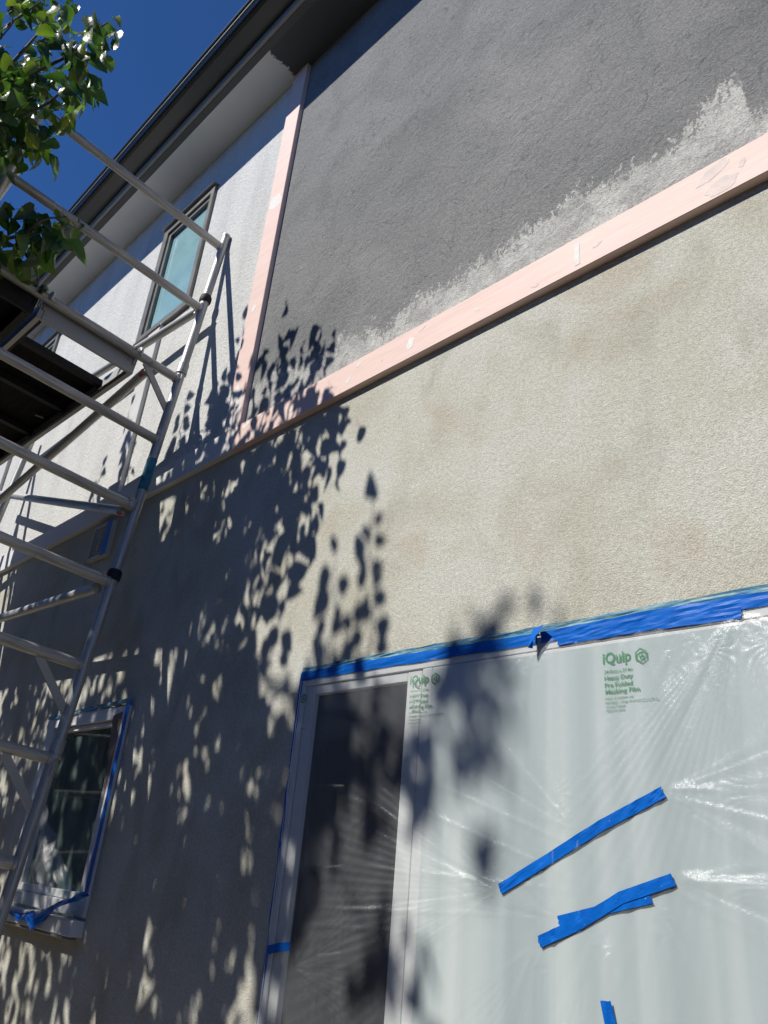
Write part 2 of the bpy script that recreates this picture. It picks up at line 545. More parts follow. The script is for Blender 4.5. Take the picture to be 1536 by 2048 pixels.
def mat_leaf(name='pear_leaf'):
    m, nt, b, o = new_mat(name)
    nt.nodes.remove(b)
    oi = N(nt, 'ShaderNodeObjectInfo')
    geo = N(nt, 'ShaderNodeNewGeometry')
    tc = N(nt, 'ShaderNodeTexCoord')
    n = noise_tex(nt, geo.outputs['Position'], 7, 3, 0.6)
    f = math_n(nt, 'ADD', math_n(nt, 'MULTIPLY', oi.outputs['Random'], 0.45), math_n(nt, 'MULTIPLY', n, 0.55))
    top = ramp(nt, f, [(0.28, (0.014, 0.040, 0.010)), (0.45, (0.034, 0.080, 0.016)), (0.6, (0.075, 0.13, 0.022)), (0.75, (0.16, 0.18, 0.03)), (0.9, (0.20, 0.15, 0.035))])
    under = mixc(nt, 0.55, top, (0.10, 0.15, 0.06))
    col = mixc(nt, geo.outputs['Backfacing'], top, under)
    pb = N(nt, 'ShaderNodeBsdfPrincipled')
    L(nt, col, pb.inputs['Base Color'])
    pb.inputs['Roughness'].default_value = 0.36
    pb.inputs['Specular IOR Level'].default_value = 0.6
    bn = N(nt, 'ShaderNodeBump'); bn.inputs['Distance'].default_value = 0.0015
    L(nt, noise_tex(nt, geo.outputs['Position'], 90, 2), bn.inputs['Height'])
    L(nt, bn.outputs[0], pb.inputs['Normal'])
    tl = N(nt, 'ShaderNodeBsdfTranslucent')
    L(nt, mixc(nt, 1.0, top, (1.9, 2.1, 0.8), 'MULTIPLY'), tl.inputs[0])
    mx = N(nt, 'ShaderNodeMixShader'); mx.inputs[0].default_value = 0.45
    L(nt, pb.outputs[0], mx.inputs[1]); L(nt, tl.outputs[0], mx.inputs[2])
    L(nt, mx.outputs[0], o.inputs['Surface'])
    return m

def mat_ink():
    m, nt, b, o = new_mat('green_print_ink')
    L(nt, ramp(nt, noise_tex(nt, coords(nt), 120, 3), [(0.3, (0.03, 0.19, 0.075)), (0.7, (0.07, 0.29, 0.13))]), b.inputs['Base Color'])
    b.inputs['Roughness'].default_value = 0.6
    b.inputs['Alpha'].default_value = 0.78
    return m

M = dict(
    bare=mat_stucco_bare(), white_st=mat_stucco_white(), grey_st=mat_stucco_grey(), trim=mat_trim(),
    white_board=mat_plain('white_painted_board', (0.56, 0.555, 0.54), 0.6, var=0.08, scale=5, bumpd=0.0006),
    filler=mat_plain('white_filler', (0.74, 0.72, 0.68), 0.8, var=0.1, scale=40, bumpd=0.001),
    filler_grey=mat_plain('grey_filler', (0.70, 0.595, 0.55), 0.8, var=0.12, scale=30, bumpd=0.001),
    alu=mat_alu(), ply=mat_ply(), tape=mat_tape(), tape_old=mat_tape('weathered_blue_tape', True),
    film=mat_film(), glass=mat_glass('dark_window_glass', (0.22, 0.29, 0.33)), glass_clear=mat_glass('grey_green_window_glass', (0.62, 0.72, 0.69), 0.05, 0.38),
    frosted=mat_frosted(), obscure=mat_obscure(), soffit=mat_soffit(),
    gutter=mat_plain('charcoal_gutter_enamel', (0.020, 0.021, 0.023), 0.32, var=0.2, scale=4, spec=0.5),
    gutter_highlight=mat_plain('grey_gutter_highlight', (0.12, 0.12, 0.12), 0.5, var=0.3, scale=12),
    fascia=mat_plain('grey_fascia_paint', (0.30, 0.295, 0.285), 0.6, var=0.07, scale=5),
    fascia_dark=mat_plain('dark_fascia_edge', (0.105, 0.108, 0.108), 0.6, var=0.1, scale=6),
    roof=mat_plain('dark_metal_roof', (0.05, 0.05, 0.055), 0.4, var=0.1),
    frame_grey=mat_plain('grey_aluminium_window_frame', (0.20, 0.195, 0.175), 0.4, metal=0.3, var=0.15, scale=12),
    frame_white=mat_plain('white_door_frame', (0.62, 0.62, 0.61), 0.4, var=0.05, scale=6),
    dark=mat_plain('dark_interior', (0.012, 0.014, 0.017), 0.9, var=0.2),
    seal=mat_plain('black_rubber_seal', (0.012, 0.012, 0.012), 0.6, var=0.2),
    curtain=mat_plain('pale_green_curtain', (0.76, 0.815, 0.79), 0.9, var=0.03, scale=3, spec=0.1),
    green_ink=mat_ink(),
    vent=mat_plain('cream_plastic_vent', (0.50, 0.48, 0.41), 0.5, var=0.08),
    brick=mat_plain('brown_rendered_wall', (0.15, 0.125, 0.10), 0.9, var=0.15, scale=3),
    collar_shade=mat_plain('black_collar_and_shade', (0.022, 0.022, 0.024), 0.6, var=0.3, scale=30, spec=0.2, bumpd=0.001),  # black plastic, also used on platform metal to paint in shade
    teal=mat_plain('teal_paint_on_tube', (0.02, 0.17, 0.24), 0.5, var=0.4, scale=25),
    red=mat_plain('red_plastic_catch', (0.45, 0.04, 0.05), 0.5),
    bark=mat_plain('grey_brown_bark', (0.13, 0.105, 0.085), 0.85, var=0.35, scale=30, bumpd=0.003),
    leaf=mat_leaf(),
    ground=mat_plain('dark_earth_and_paving', (0.20, 0.165, 0.115), 0.9, var=0.2, scale=2.5, bumpd=0.003),
    room_green=mat_plain('dim_green_interior', (0.22, 0.27, 0.25), 0.9, var=0.5, scale=4),
    white_plastic=mat_plain('white_plastic_rod', (0.70, 0.70, 0.68), 0.4),
    cardboard=mat_plain('brown_masking_paper', (0.20, 0.145, 0.12), 0.8, var=0.15),
)

# ------------------------------------------------------------------ ground
g = MB(); g.add([(-400,-400,0),(400,-400,0),(400,400,0),(-400,400,0)], [(0,1,2,3)])
tag(build('ground', g, M['ground']), 'dark earth and paving at the foot of the house', None, kind='structure')

# ------------------------------------------------------------------ added house behind the camera, unseen, holding back sky light
nb = thing('sky_block_house', (-2.0, -9.0, 0.0), 'brown house added out of view behind the camera to hold back sky light', 'house')
build('wall', MB().box(-40, 14, -13, -5.6, 0, 4.7), M['brick'], nb)
nr = MB(); nr.prism([(-13.4, 4.7), (-5.2, 4.7), (-9.3, 6.3)], 0, -40.4, 14.4)
build('roof', nr, M['roof'], nb)
for _x in (-20.0, -14.0, -9.0, -4.5, 1.5, 6.0):
    for _z in (0.8, 3.2):
        nw = build('window', MB().box(_x, _x+1.3, -5.66, -5.55, _z, _z+1.2, 0.01), M['frame_white'], nb)
        sub('pane', MB().box(_x+.08, _x+1.22, -5.672, -5.66, _z+.08, _z+1.12), M['dark'], nw)

# ------------------------------------------------------------------ the house
house = thing('house', (-3.0, 0.0, 0.0), 'two-storey stucco house being repainted, grey above and bare cream below', 'house')
XL, XR, ZTOP = -14.0, 4.0, 5.90
DOOR = (-2.045, 0.62, 0.0, 2.125)
SWIN = (-4.035, -3.215, 1.30, 2.125)
UW1 = (-4.225, -3.61, 4.545, 5.53)
UW2 = (-6.64, -6.01, 4.545, 5.53)

def wall_mesh(x0, x1, z0, z1, holes, depth=0.14):
    xs = sorted({x0, x1, *[h[0] for h in holes], *[h[1] for h in holes]})
    zs = sorted({z0, z1, *[h[2] for h in holes], *[h[3] for h in holes]})
    mb = MB()
    for i in range(len(xs)-1):
        for j in range(len(zs)-1):
            cx, cz = (xs[i]+xs[i+1])/2, (zs[j]+zs[j+1])/2
            if any(h[0] < cx < h[1] and h[2] < cz < h[3] for h in holes):
                continue
            a, b, c, d = xs[i], xs[i+1], zs[j], zs[j+1]
            mb.add([(a,0,c),(b,0,c),(b,0,d),(a,0,d)], [(0,1,2,3)])
            mb.add([(a,depth,c),(b,depth,c),(b,depth,d),(a,depth,d)], [(3,2,1,0)])
    for h in holes:
        a, b, c, d = h
        v = [(a,0,c),(b,0,c),(b,0,d),(a,0,d),(a,depth,c),(b,depth,c),(b,depth,d),(a,depth,d)]
        mb.add(v, [(0,4,5,1),(1,5,6,2),(2,6,7,3),(3,7,4,0)])
    return mb

def no_recalc(name, mb, mat, parent):
    me = bpy.data.meshes.new(name)
    me.from_pydata(mb.v, [], mb.f)
    return link(name, me, mat, parent)

w = no_recalc('lower_wall', wall_mesh(XL, XR, 0, 3.27, [DOOR, SWIN]), M['bare'], house)
w['label'] = 'bare cream stucco of the ground floor'
w = no_recalc('upper_wall', wall_mesh(-2.79, XR, 3.27, ZTOP, []), M['grey_st'], house)
w['label'] = 'dark grey painted stucco with a ragged unpainted strip above the pink board'
w = no_recalc('upper_wall', wall_mesh(XL, -2.79, 3.27, ZTOP, [UW1, UW2]), M['white_st'], house)
w['label'] = 'white primed stucco left of the pink upright'

# trim boards
tb = build('trim_board', MB().box(-14.0, 4.0, -0.0275, 0.002, 3.228, 3.356, 0.002), M['trim'], house)
tb['label'] = 'pink primed horizontal board, painted white at its left end'
tv = build('trim_board', MB().box(-2.851, -2.72, -0.0265, 0.002, 3.3575, 5.897, 0.002), M['trim'], house)
tv['label'] = 'pink primed upright board'
for x0, x1, z1 in ((-4.035, -3.893, 4.545), (-6.38, -6.24, 4.545)):
    build('trim_board', MB().box(x0, x1, -0.0265, 0.002, 3.3575, z1, 0.002), M['white_board'], house)['label'] = 'white painted upright board below a window'

def blob(cx, cz, rx, rz, y, ang=0.0, seed=0, th=0.0012):
    r = random.Random(seed)
    n = 22
    front = []; back = []
    for k in range(n):
        a = 2*math.pi*k/n
        q = 1 + 0.18*math.sin(2*a+seed) + 0.1*math.sin(5*a+seed*2) + r.uniform(-0.05, 0.05)
        px, pz = math.cos(a)*rx*q, math.sin(a)*rz*q
        X = cx + px*math.cos(ang) - pz*math.sin(ang); Z = cz + px*math.sin(ang) + pz*math.cos(ang)
        back.append((X, y+0.001, Z)); front.append((cx+(X-cx)*0.86, y-th*.5, cz+(Z-cz)*0.86))
    mb = MB()
    mb.add(front+back, [tuple(range(n))] + [(i, i+n, (i+1) % n + n, (i+1) % n) for i in range(n)], smooth=False)
    return mb
for i, (cx, cz, rx, rz, an, mt) in enumerate(((-1.636, 3.292, .022, .026, .3, 'filler'), (-1.914, 3.324, .013, .010, .2, 'filler'), (-2.322, 3.279, .013, .012, .4, 'filler'),
        (-0.525, 3.322, .052, .024, .6, 'filler_grey'), (-0.508, 3.262, .055, .026, .35, 'filler_grey'), (-2.66, 3.335, .03, .014, .2, 'filler'), (-0.45, 3.30, .016, .01, .8, 'filler_grey'))):
    sub('filler_patch', blob(cx, cz, rx, rz, -0.0275, an, i), M[mt], tb)
for i in range(9):
    _q = random.Random(400+i)
    sub('filler_patch', blob(-2.55+i*.205+_q.uniform(-.06, .06), 3.292+_q.uniform(-.045, .045), _q.uniform(.006, .022), _q.uniform(.004, .012), -0.0275, _q.uniform(-.3, .6), 60+i), M['filler_grey' if i % 3 else 'filler'], tb)
sub('filler_patch', MB().box(-0.952, -0.934, -0.0285, -0.0265, 3.248, 3.330), M['filler'], tb)
for i, (cx, cz, rx, rz, an) in enumerate(((-2.795, 4.073, .016, .026, .2), (-2.787, 4.80, .05, .07, .3), (-2.80, 3.55, .03, .06, 0.0))):
    sub('filler_patch', blob(cx, cz, rx, rz, -0.0265, an, 20+i), M['filler'], tv)

# eave: soffit, fascia, gutter, roof
s_ = MB(); s_.add([(XL,-0.232,ZTOP),(XR,-0.232,ZTOP),(XR,0.0,ZTOP),(XL,0.0,ZTOP)], [(0,1,2,3)])
s_.box(XL, XR, -0.232, 0.14, ZTOP+0.002, ZTOP+0.02)
so = build('soffit', s_, M['soffit'], house); so['label'] = 'eave soffit, white on the left and dark grey on the right'
build('fascia', MB().box(XL, XR, -0.2895, -0.2695, ZTOP+0.001, 6.10, 0.001), M['fascia'], house)
fd = MB()
for k in range(12):
    a = XL + k*1.5; fd.box(a+0.001, a+1.499, -0.269, -0.2285, ZTOP-0.006+0.0006*(k % 3), ZTOP+0.003)
build('fascia_strip', fd, M['fascia_dark'], house)
prof = [(-0.2905,5.966),(-0.395,5.966),(-0.412,5.969),(-0.424,5.976),(-0.434,5.990),(-0.442,6.012),(-0.450,6.014),(-0.4545,6.020),(-0.4545,6.028),(-0.449,6.033),
        (-0.438,6.033),(-0.433,6.020),(-0.427,5.996),(-0.419,5.984),(-0.410,5.977),(-0.394,5.974),(-0.2905,5.974)]
gt = build('gutter', MB().prism(prof, 0, XL, XR), M['gutter'], house); gt['label'] = 'dark charcoal gutter along the eave'
sub('gutter_highlight', MB().box(XL, XR, -0.4425, -0.4345, 5.995, 6.008, 0.001), M['gutter_highlight'], gt)  # lighter strip painting the highlight along the gutter front
rf = MB(); rf.add([(XL,-0.40,6.06),(XR,-0.40,6.06),(XR,3.6,7.9),(XL,3.6,7.9),(XL,-0.40,6.085),(XR,-0.40,6.085),(XR,3.6,7.93),(XL,3.6,7.93)],
    [(3,2,1,0),(4,5,6,7),(0,1,5,4),(1,2,6,5),(2,3,7,6),(3,0,4,7)])
build('roof', rf, M['roof'], house)
# dark rooms behind the openings
def room(x0, x1, z0, z1, y1):
    v = [(x0,.14,z0),(x1,.14,z0),(x1,.14,z1),(x0,.14,z1),(x0,y1,z0),(x1,y1,z0),(x1,y1,z1),(x0,y1,z1)]
    mb = MB(); mb.add(v, [(4,5,6,7),(0,1,5,4),(1,2,6,5),(2,3,7,6),(3,0,4,7)]); return mb
build('interior', room(-2.6, 1.0, 0.0, 2.3, 1.6), M['dark'], house)
build('interior', room(-4.4, -2.9, 1.0, 2.4, .5), M['room_green'], house)
build('interior', room(-6.9, -3.3, 4.3, 5.7, 1.2), M['dark'], house)

def frame_ring(x0, x1, z0, z1, wl, wr, wb, wt, y0, y1, bev=0.002):
    mb = MB()
    mb.box(x0, x0+wl, y0, y1, z0, z1, bev); mb.box(x1-wr, x1, y0, y1, z0, z1, bev)
    mb.box(x0+wl, x1-wr, y0+.001, y1, z0, z0+wb, bev); mb.box(x0+wl, x1-wr, y0+.001, y1, z1-wt, z1, bev)
    return mb

for i, U in enumerate((UW1, UW2)):
    x0, x1, z0, z1 = U
    wd = build('window', frame_ring(x0-.012, x1+.012, z0-.006, z1+.004, .058, .04, .05, .05, -.022, .05), M['frame_grey'], house)
    wd['label'] = ('upper window with pale teal frosted glass', 'upper window at the far left behind the scaffold deck')[i]
    sub('sash', frame_ring(x0+.05, x1-.03, z0+.046, z1-.048, .026, .026, .024, .03, -.008, .04), M['frame_grey'], wd)
    p = MB().box(x0+.07, x1-.05, .016, .022, z0+.066, z1-.072)
    sub('pane', p, M['frosted'], wd)
    sub('head_flashing', MB().box(x0-.03, x1+.02, -.04, .0, z1+.005, z1+.017, .002), M['frame_grey'], wd)
    sub('sill', MB().box(x0-.004, x0+.33, -.035, .0, z0-.022, z0-.0075, .002), M['frame_grey'], wd)

# small ground-floor window
x0, x1, z0, z1 = SWIN
wd = build('window', frame_ring(x0, x1, z0, z1, .06, .05, .05, .055, -.012, .06), M['frame_white'], house)
wd['label'] = 'white framed ground-floor window with dark glass'
sub('sash', frame_ring(x0+.062, x1-.052, z0+.052, z1-.057, .05, .06, .03, .022, .004, .05), M['frame_white'], wd)
sub('pane', MB().box(x0+.10, x1-.10, .026, .030, z0+.07, z1-.07), M['glass_clear'], wd)
sub('sill', MB().box(x0-.02, x1+.008, -.055, .0, z0-.066, z0-.01, .003), M['frame_white'], wd)
sub('sill_shade_strip', MB().box(x0-.02, x1+.004, -.052, -.02, z0-.078, z0-.068, .002), M['frame_grey'], wd)  # grey strip painting the dark shadow under the sill
for a, b in (((-3.93, .055, 2.030), (-3.36, .055, 1.985)), ((-3.93, .055, 1.762), (-3.36, .055, 1.742))):
    sub('pale_bar', MB().tube([a, b], 0.0035, 8), M['white_plastic'], wd)  # thin white rods for the pale bars that show in the glass
cnr = MB(); cnr.add([(-3.262,-.0125,2.10),(-3.345,-.0125,2.085),(-3.30,-.0125,1.90),(-3.262,-.0125,1.70),(-3.262,-.0145,2.10),(-3.345,-.0145,2.085),(-3.30,-.0145,1.90),(-3.262,-.0145,1.70)],
    [(0,1,2,3),(7,6,5,4),(0,4,5,1),(1,5,6,2),(2,6,7,3),(3,7,4,0)])
sub('corner_paper', cnr, M['cardboard'], wd)

# sliding door
x0, x1, z0, z1 = DOOR
dr = build('sliding_door', frame_ring(x0, x1, z0, z1, .03, .05, .04, .035, -.008, .09), M['frame_white'], house)
dr['label'] = 'white framed glass sliding door behind plastic film'
sub('sash', frame_ring(-2.013, -1.4985, .045, 2.088, .042, .057, .07, .028, -.002, .035), M['frame_white'], dr)
sub('sash', frame_ring(-1.4925, .56, .045, 2.0885, .037, .05, .07, .010, -.0081, .055), M['frame_white'], dr)
sub('seal', MB().box(-1.5015, -1.4905, .002, .02, .05, 2.085), M['seal'], dr)
sub('pane', MB().box(-1.975, -1.552, .018, .022, .11, 2.064), M['glass'], dr)
sub('pane', MB().box(-1.458, .515, -.0078, .006, .11, 2.080), M['obscure'], dr)['label'] = 'pale green obscured glass of the right leaf'

# wall vent
vc = (-3.96, 3.075)
vb = frame_ring(-4.07, -3.845, 2.975, 3.178, .014, .014, .018, .012, -.03, .0)
vb.box(-4.06, -3.855, -.006, -.002, 2.98, 3.17)
vt = build('wall_vent', vb, M['vent'], house); vt['label'] = 'cream louvred wall vent half covered with blue tape'
for k in range(11):
    zz = 2.999 + k*0.0157
    sl = MB(); sl.prism([(-.029, zz), (-.0285, zz+.0065), (-.010, zz+.013), (-.008, zz+.010), (-.020, zz+.001)], 0, -4.056, -3.859)
    sub('slat', sl, M['vent'], vt)
sub('mullion', MB().box(-3.975, -3.968, -.029, -.01, 2.994, 3.165), M['vent'], vt)

# ------------------------------------------------------------------ masking film over the door
FX0, FX1, FZ0, FZ1 = -2.035, 0.62, 0.03, 2.115
KF = 1.0185
def film_px(x): return x*KF
def film_pz(z): return 1.55 + (z-1.55)*KF
r2 = np.random.default_rng(5)
FANS = [  # x, z, angle from, angle to, amplitude, reach, waves per radian
    (-0.775, 1.747, -0.75, 0.55, .0052, .75, 22),
    (-1.183, 1.542, 2.2, 4.0, .0065, .55, 18),
    (-1.183, 1.542, 1.2, 2.3, .0055, .36, 18),
    (-0.98, 1.67, 1.6, 3.0, .0055, .36, 17),
    (-0.767, 1.588, -0.6, 0.35, .0056, .75, 20),
    (-0.815, 1.552, -1.9, -0.2, .004, .22, 12),
    (-1.075, 1.448, 3.6, 5.4, .005, .35, 10),
    (-1.03, 1.495, 1.9, 3.4, .004, .25, 12),
    (-0.93, 1.50, 4.0, 5.3, .006, .25, 9),
    (-0.593, 2.10, 3.75, 5.9, .010, .50, 17),
    (-0.70, 2.095, 3.9, 5.3, .005, .34, 18),
    (-1.095, 2.10, 3.7, 5.4, .004, .25, 14),
    (-1.60, 1.72, 2.6, 6.0, .0025, .28, 12),
    (-1.88, 1.30, -0.9, 1.2, .003, .30, 11),
]
_fan = []
for f in FANS:
    f = (film_px(f[0]), film_pz(f[1])) + f[2:]
    ph = r2.uniform(0, 2*np.pi, 6); fr = f[6]*np.array([.6, 1.0, 1.55, 2.2, 3.1, 4.3]); am = np.array([.7, 1, .7, .5, .32, .2])
    _fan.append((f, ph, fr, am))
FOLDS = []
for ax, az, t0, t1, cnt in ((-0.772, 1.745, -.6, .45, 6), (-0.765, 1.585, -.5, .3, 6), (-1.186, 1.540, 2.5, 3.7, 6), (-1.08, 1.445, 3.7, 5.0, 4), (-0.593, 2.10, 3.9, 5.7, 8), (-0.82, 2.10, 4.2, 5.2, 4), (-0.92, 1.48, 4.2, 5.2, 4), (-0.91, 1.37, 1.0, 2.2, 3)):
    for _k in range(cnt):
        FOLDS.append((film_px(ax), film_pz(az), r2.uniform(t0, t1), r2.uniform(.0010, .0028), r2.uniform(.005, .011), r2.uniform(.02, .05), r2.uniform(.18, .55)))
_w = [(r2.uniform(0, 2*np.pi), r2.uniform(20, 75), r2.uniform(-4, 4)) for _ in range(9)]
def film_y(X, Z):
    X = np.asarray(X, float); Z = np.asarray(Z, float)
    y = np.full(np.broadcast(X, Z).shape, -0.0094)
    for (fx, fz, a0, a1, A, Lr, k), ph, fr, am in _fan:
        dx = X-fx; dz = Z-fz; r = np.hypot(dx, dz); th = np.mod(np.arctan2(dz, dx)-a0, 2*np.pi); sp = a1-a0
        win = np.clip(th/.25, 0, 1)*np.clip((sp-th)/.25, 0, 1)*(th < sp)
        s = sum(a*np.abs(np.sin(q*th*.5+p))*1.6 for a, q, p in zip(am, fr, ph))/am.sum()
        s = s + 0.25*np.sin(th*fr[5]*1.7+ph[0]+6*r)
        fall = np.clip(r/.035, 0, 1)*np.exp(-(r/Lr)**1.3)
        y -= A*.55*win*fall*(s-.6)*1.35
    for ax, az, th, A, w0, gr, Lf in FOLDS:
        dx = X-ax; dz = Z-az
        al = dx*math.cos(th)+dz*math.sin(th); pe = -dx*math.sin(th)+dz*math.cos(th) + .012*np.sin(al*9+ax*50+th*7)
        y -= A*np.exp(-(pe/(w0+gr*np.abs(al)))**2)*np.clip(al/.04, 0, 1)*np.exp(-(al/Lf)**2)
    # gathers hanging from the head tape
    top = np.exp(-(FZ1-Z)/.22)
    for p, q, s in _w:
        y -= .0017*np.sin(q*1.6*X+p+s*(FZ1-Z))*top*np.clip((X+1.25)/.2, .25, 1)
    # factory fold creases
    for cx, sl in ((-1.072, .012), (-0.977, .015), (-1.04, .01), (-1.69, .01), (-1.76, .02), (-0.40, .0), (0.1, .0), (-1.30, 0.0)):
        y -= .0022*np.exp(-((X-film_px(cx)-sl*(Z-1.7))/.0035)**2)
    # taut horizontal pull lines across the dark leaf
    for zc, sl, a, x0 in ((1.556, -.02, .0030, -1.35), (1.49, .06, .0035, -1.55), (1.63, -.30, .0028, -1.33), (1.70, -.33, .0022, -1.25), (1.44, .05, .0015, -1.6)):
        y -= a*np.exp(-((Z-zc-sl*(X+1.19))/.006)**2)*np.exp(-((X-x0)/.26)**2)
    y -= .002*np.sin(X*2.3+.4)*np.sin(Z*1.7)*.5
    y -= .0008*np.sin(X*9+2*np.sin(Z*5))*np.sin(Z*11+X*3)
    edge = np.clip((X-FX0)/.12, 0, 1)*np.clip((FZ1-Z)/.05, 0, 1)
    for px in (-0.86, -1.475):      # the film clings flat where it is printed
        edge = edge*(1-.93*np.exp(-((X-film_px(px))/.085)**4-((Z-1.99)/.095)**4))
    return np.minimum(-0.0087, -0.0094 + (y+0.0094)*(0.12+.88*edge))
gx = np.concatenate([np.linspace(FX0, -0.30, 400), np.linspace(-0.29, FX1, 71)])
gz = np.concatenate([np.linspace(FZ0, 0.95, 70), np.linspace(0.955, FZ1, 300)])
GX, GZ = np.meshgrid(gx, gz)
GY = film_y(GX, GZ)
fv = np.stack([GX, GY, GZ], -1).reshape(-1, 3)
nX, nZ = len(gx), len(gz)
ii = (np.arange(nZ-1)[:, None]*nX + np.arange(nX-1)[None, :]).ravel()
ff = np.stack([ii, ii+1, ii+nX+1, ii+nX], -1)
fme = bpy.data.meshes.new('masking_film')
fme.from_pydata(fv.tolist(), [], ff.tolist())
fme.polygons.foreach_set('use_smooth', np.ones(len(ff), bool))
film = link('masking_film', fme, M['film'])
tag(film, 'large sheet of wrinkled clear plastic masking film with green print over the sliding door', 'plastic film')

def text_obj(body, x0, z, x1, cap, bold, parent, name='print', dy=0.0007):
    cu = bpy.data.curves.new('txt', 'FONT')
    cu.body = body; cu.size = 1.0; cu.offset = bold; cu.resolution_u = 3
    tmp = bpy.data.objects.new('txt', cu); COL.objects.link(tmp)
    bpy.context.view_layer.update()
    dg = bpy.context.evaluated_depsgraph_get()
    me = bpy.data.meshes.new_from_object(tmp.evaluated_get(dg))
    bpy.data.objects.remove(tmp); bpy.data.curves.remove(cu)
    me.name = name
    bm = bmesh.new(); bm.from_mesh(me)
    bmesh.ops.triangulate(bm, faces=bm.faces[:])
    bmesh.ops.subdivide_edges(bm, edges=[e for e in bm.edges if e.calc_length() > 0.25], cuts=1)
    bm.to_mesh(me); bm.free()
    co = np.zeros(len(me.vertices)*3); me.vertices.foreach_get('co', co); co = co.reshape(-1, 3)
    mn, mx = co[:, 0].min(), co[:, 0].max()
    X = film_px(x0 + (co[:, 0]-mn)/(mx-mn)*(x1-x0))
    Z = film_pz(z + co[:, 1]/0.70*cap)
    Yv = film_y(X, Z) - dy
    me.vertices.foreach_set('co', np.stack([X, Yv, Z], -1).ravel())
    me.update()
    return link(name, me, M['green_ink'], parent)

def ring_poly(cx, cz, outer, inner, parent, name='printed_emblem'):
    n = len(outer)
    P = [(cx+a, cz+b) for a, b in outer] + [(cx+a, cz+b) for a, b in inner]
    v = [(a, float(film_y(a, b))-.0014, b) for a, b in P]
    mb = MB(); mb.add(v, [(i, (i+1) % n, (i+1) % n+n, i+n) for i in range(n)])
    return mb

def emblem(cx, cz, r, parent):
    cx, cz, r = film_px(cx), film_pz(cz), r*KF
    hexo = [(r*math.cos(math.radians(90+60*k)), r*math.sin(math.radians(90+60*k))) for k in range(6)]
    hexi = [(a*.72, b*.72) for a, b in hexo]
    build('printed_emblem', ring_poly(cx, cz, hexo, hexi, parent), M['green_ink'], parent)
    n = 18
    co = [(r*.36*math.cos(2*math.pi*k/n), r*.38*math.sin(2*math.pi*k/n)+r*.02) for k in range(n)]
    ci = [(a*.45, b*.45) for a, b in co]
    mb = ring_poly(cx, cz, co, ci, parent)
    q = [(r*.02, -r*.02), (r*.16, r*.04), (r*.46, -r*.42), (r*.30, -r*.46)]
    mb.add([(cx+a, float(film_y(cx+a, cz+b))-.0016, cz+b) for a, b in q], [(0, 1, 2, 3)])
    build('printed_emblem', mb, M['green_ink'], parent)

def print_block(dx, dz, parent, lines=None):
    LN = [('iQuip', -.903, 2.026, -.833, .0245, .026), ('2410mm x 27.4m', -.9, 2.003, -.831, .0075, .018), ('Heavy Duty', -.9, 1.9875, -.830, .0095, .028),
          ('Pre Folded', -.9, 1.9715, -.832, .0095, .028), ('Masking Film', -.899, 1.957, -.815, .0095, .028), ('Indoor or outdoor use', -.9, 1.9445, -.832, .0048, .012),
          ('Self static - clings to protected surfaces', -.9, 1.935, -.773, .0048, .012), ('Corona Treated', -.899, 1.926, -.852, .0048, .012), ('14micron thick', -.899, 1.9175, -.853, .0048, .012)]
    for b, x0, z, x1, c, bd in LN:
        text_obj(b, x0+dx, z+dz, x1+dx, c, bd, parent, 'printed_text')
    emblem(-.8075+dx, 2.0335+dz, .0168, parent)
print_block(0, 0, film)
print_block(-.605, .0115, film)
emblem(-1.978, 2.040, .0160, film)
text_obj('surfaces', -1.975, 1.9420, -1.953, .0048, .012, film, 'printed_text')

# ------------------------------------------------------------------ blue tape
def strip(pts, width, thick=0.0006, y=None, lift=0.0016, wob=0.0012, seed=0, ragged=0.0):
    """tape along a polyline of (x, z) points; follows the film unless y is given"""
    r = random.Random(seed)
    P = []
    if y is None: pts = [(film_px(a), film_pz(b)) for a, b in pts]; width *= KF
    for i in range(len(pts)-1):
        n = 10
        for k in range(n):
            t = k/n
            P.append((pts[i][0]*(1-t)+pts[i+1][0]*t, pts[i][1]*(1-t)+pts[i+1][1]*t))
    P.append(pts[-1])
    v = []; f = []
    K = 5
    for i, (x, z) in enumerate(P):
        a = P[max(i-1, 0)]; b = P[min(i+1, len(P)-1)]
        tx, tz = b[0]-a[0], b[1]-a[1]; l = math.hypot(tx, tz); tx /= l; tz /= l
        for j in range(K):
            s = (j/(K-1)-.5)*width
            e = r.uniform(-ragged, ragged) if j in (0, K-1) else 0
            if i in (0, len(P)-1): e2 = r.uniform(-.0018, .0018)
            else: e2 = 0
            X = x - tz*(s+e) + tx*e2; Z = z + tx*(s+e) + tz*e2
            yy = (float(film_y(X, Z)) if y is None else y) - lift + r.uniform(-wob, wob)*.5
            v.append((X, yy, Z))
    m_ = len(v)
    v += [(a, b_+thick, c) for a, b_, c in v]
    nI = len(P)
    for i in range(nI-1):
        for j in range(K-1):
            a = i*K+j
            f.append((a, a+K, a+K+1, a+1)); f.append((a+m_, a+1+m_, a+K+1+m_, a+K+m_))
    for i in range(nI-1):
        a = i*K; f.append((a, a+m_, a+K+m_, a+K)); a = i*K+K-1; f.append((a, a+K, a+K+m_, a+m_))
    for j in range(K-1):
        f.append((j, j+1, j+1+m_, j+m_)); a = (nI-1)*K+j; f.append((a, a+m_, a+1+m_, a+1))
    mb = MB(); mb.add(v, f, smooth=False)
    return mb
TG = 'strips of blue tape stuck on the film'
tag(build('masking_tape', strip([(-1.182, 1.542), (-.92, 1.681), (-.776, 1.748)], .0225, seed=1, lift=.0016, wob=.0003), M['tape']), 'long slanting blue tape strip, the uppermost on the film', 'tape', TG)
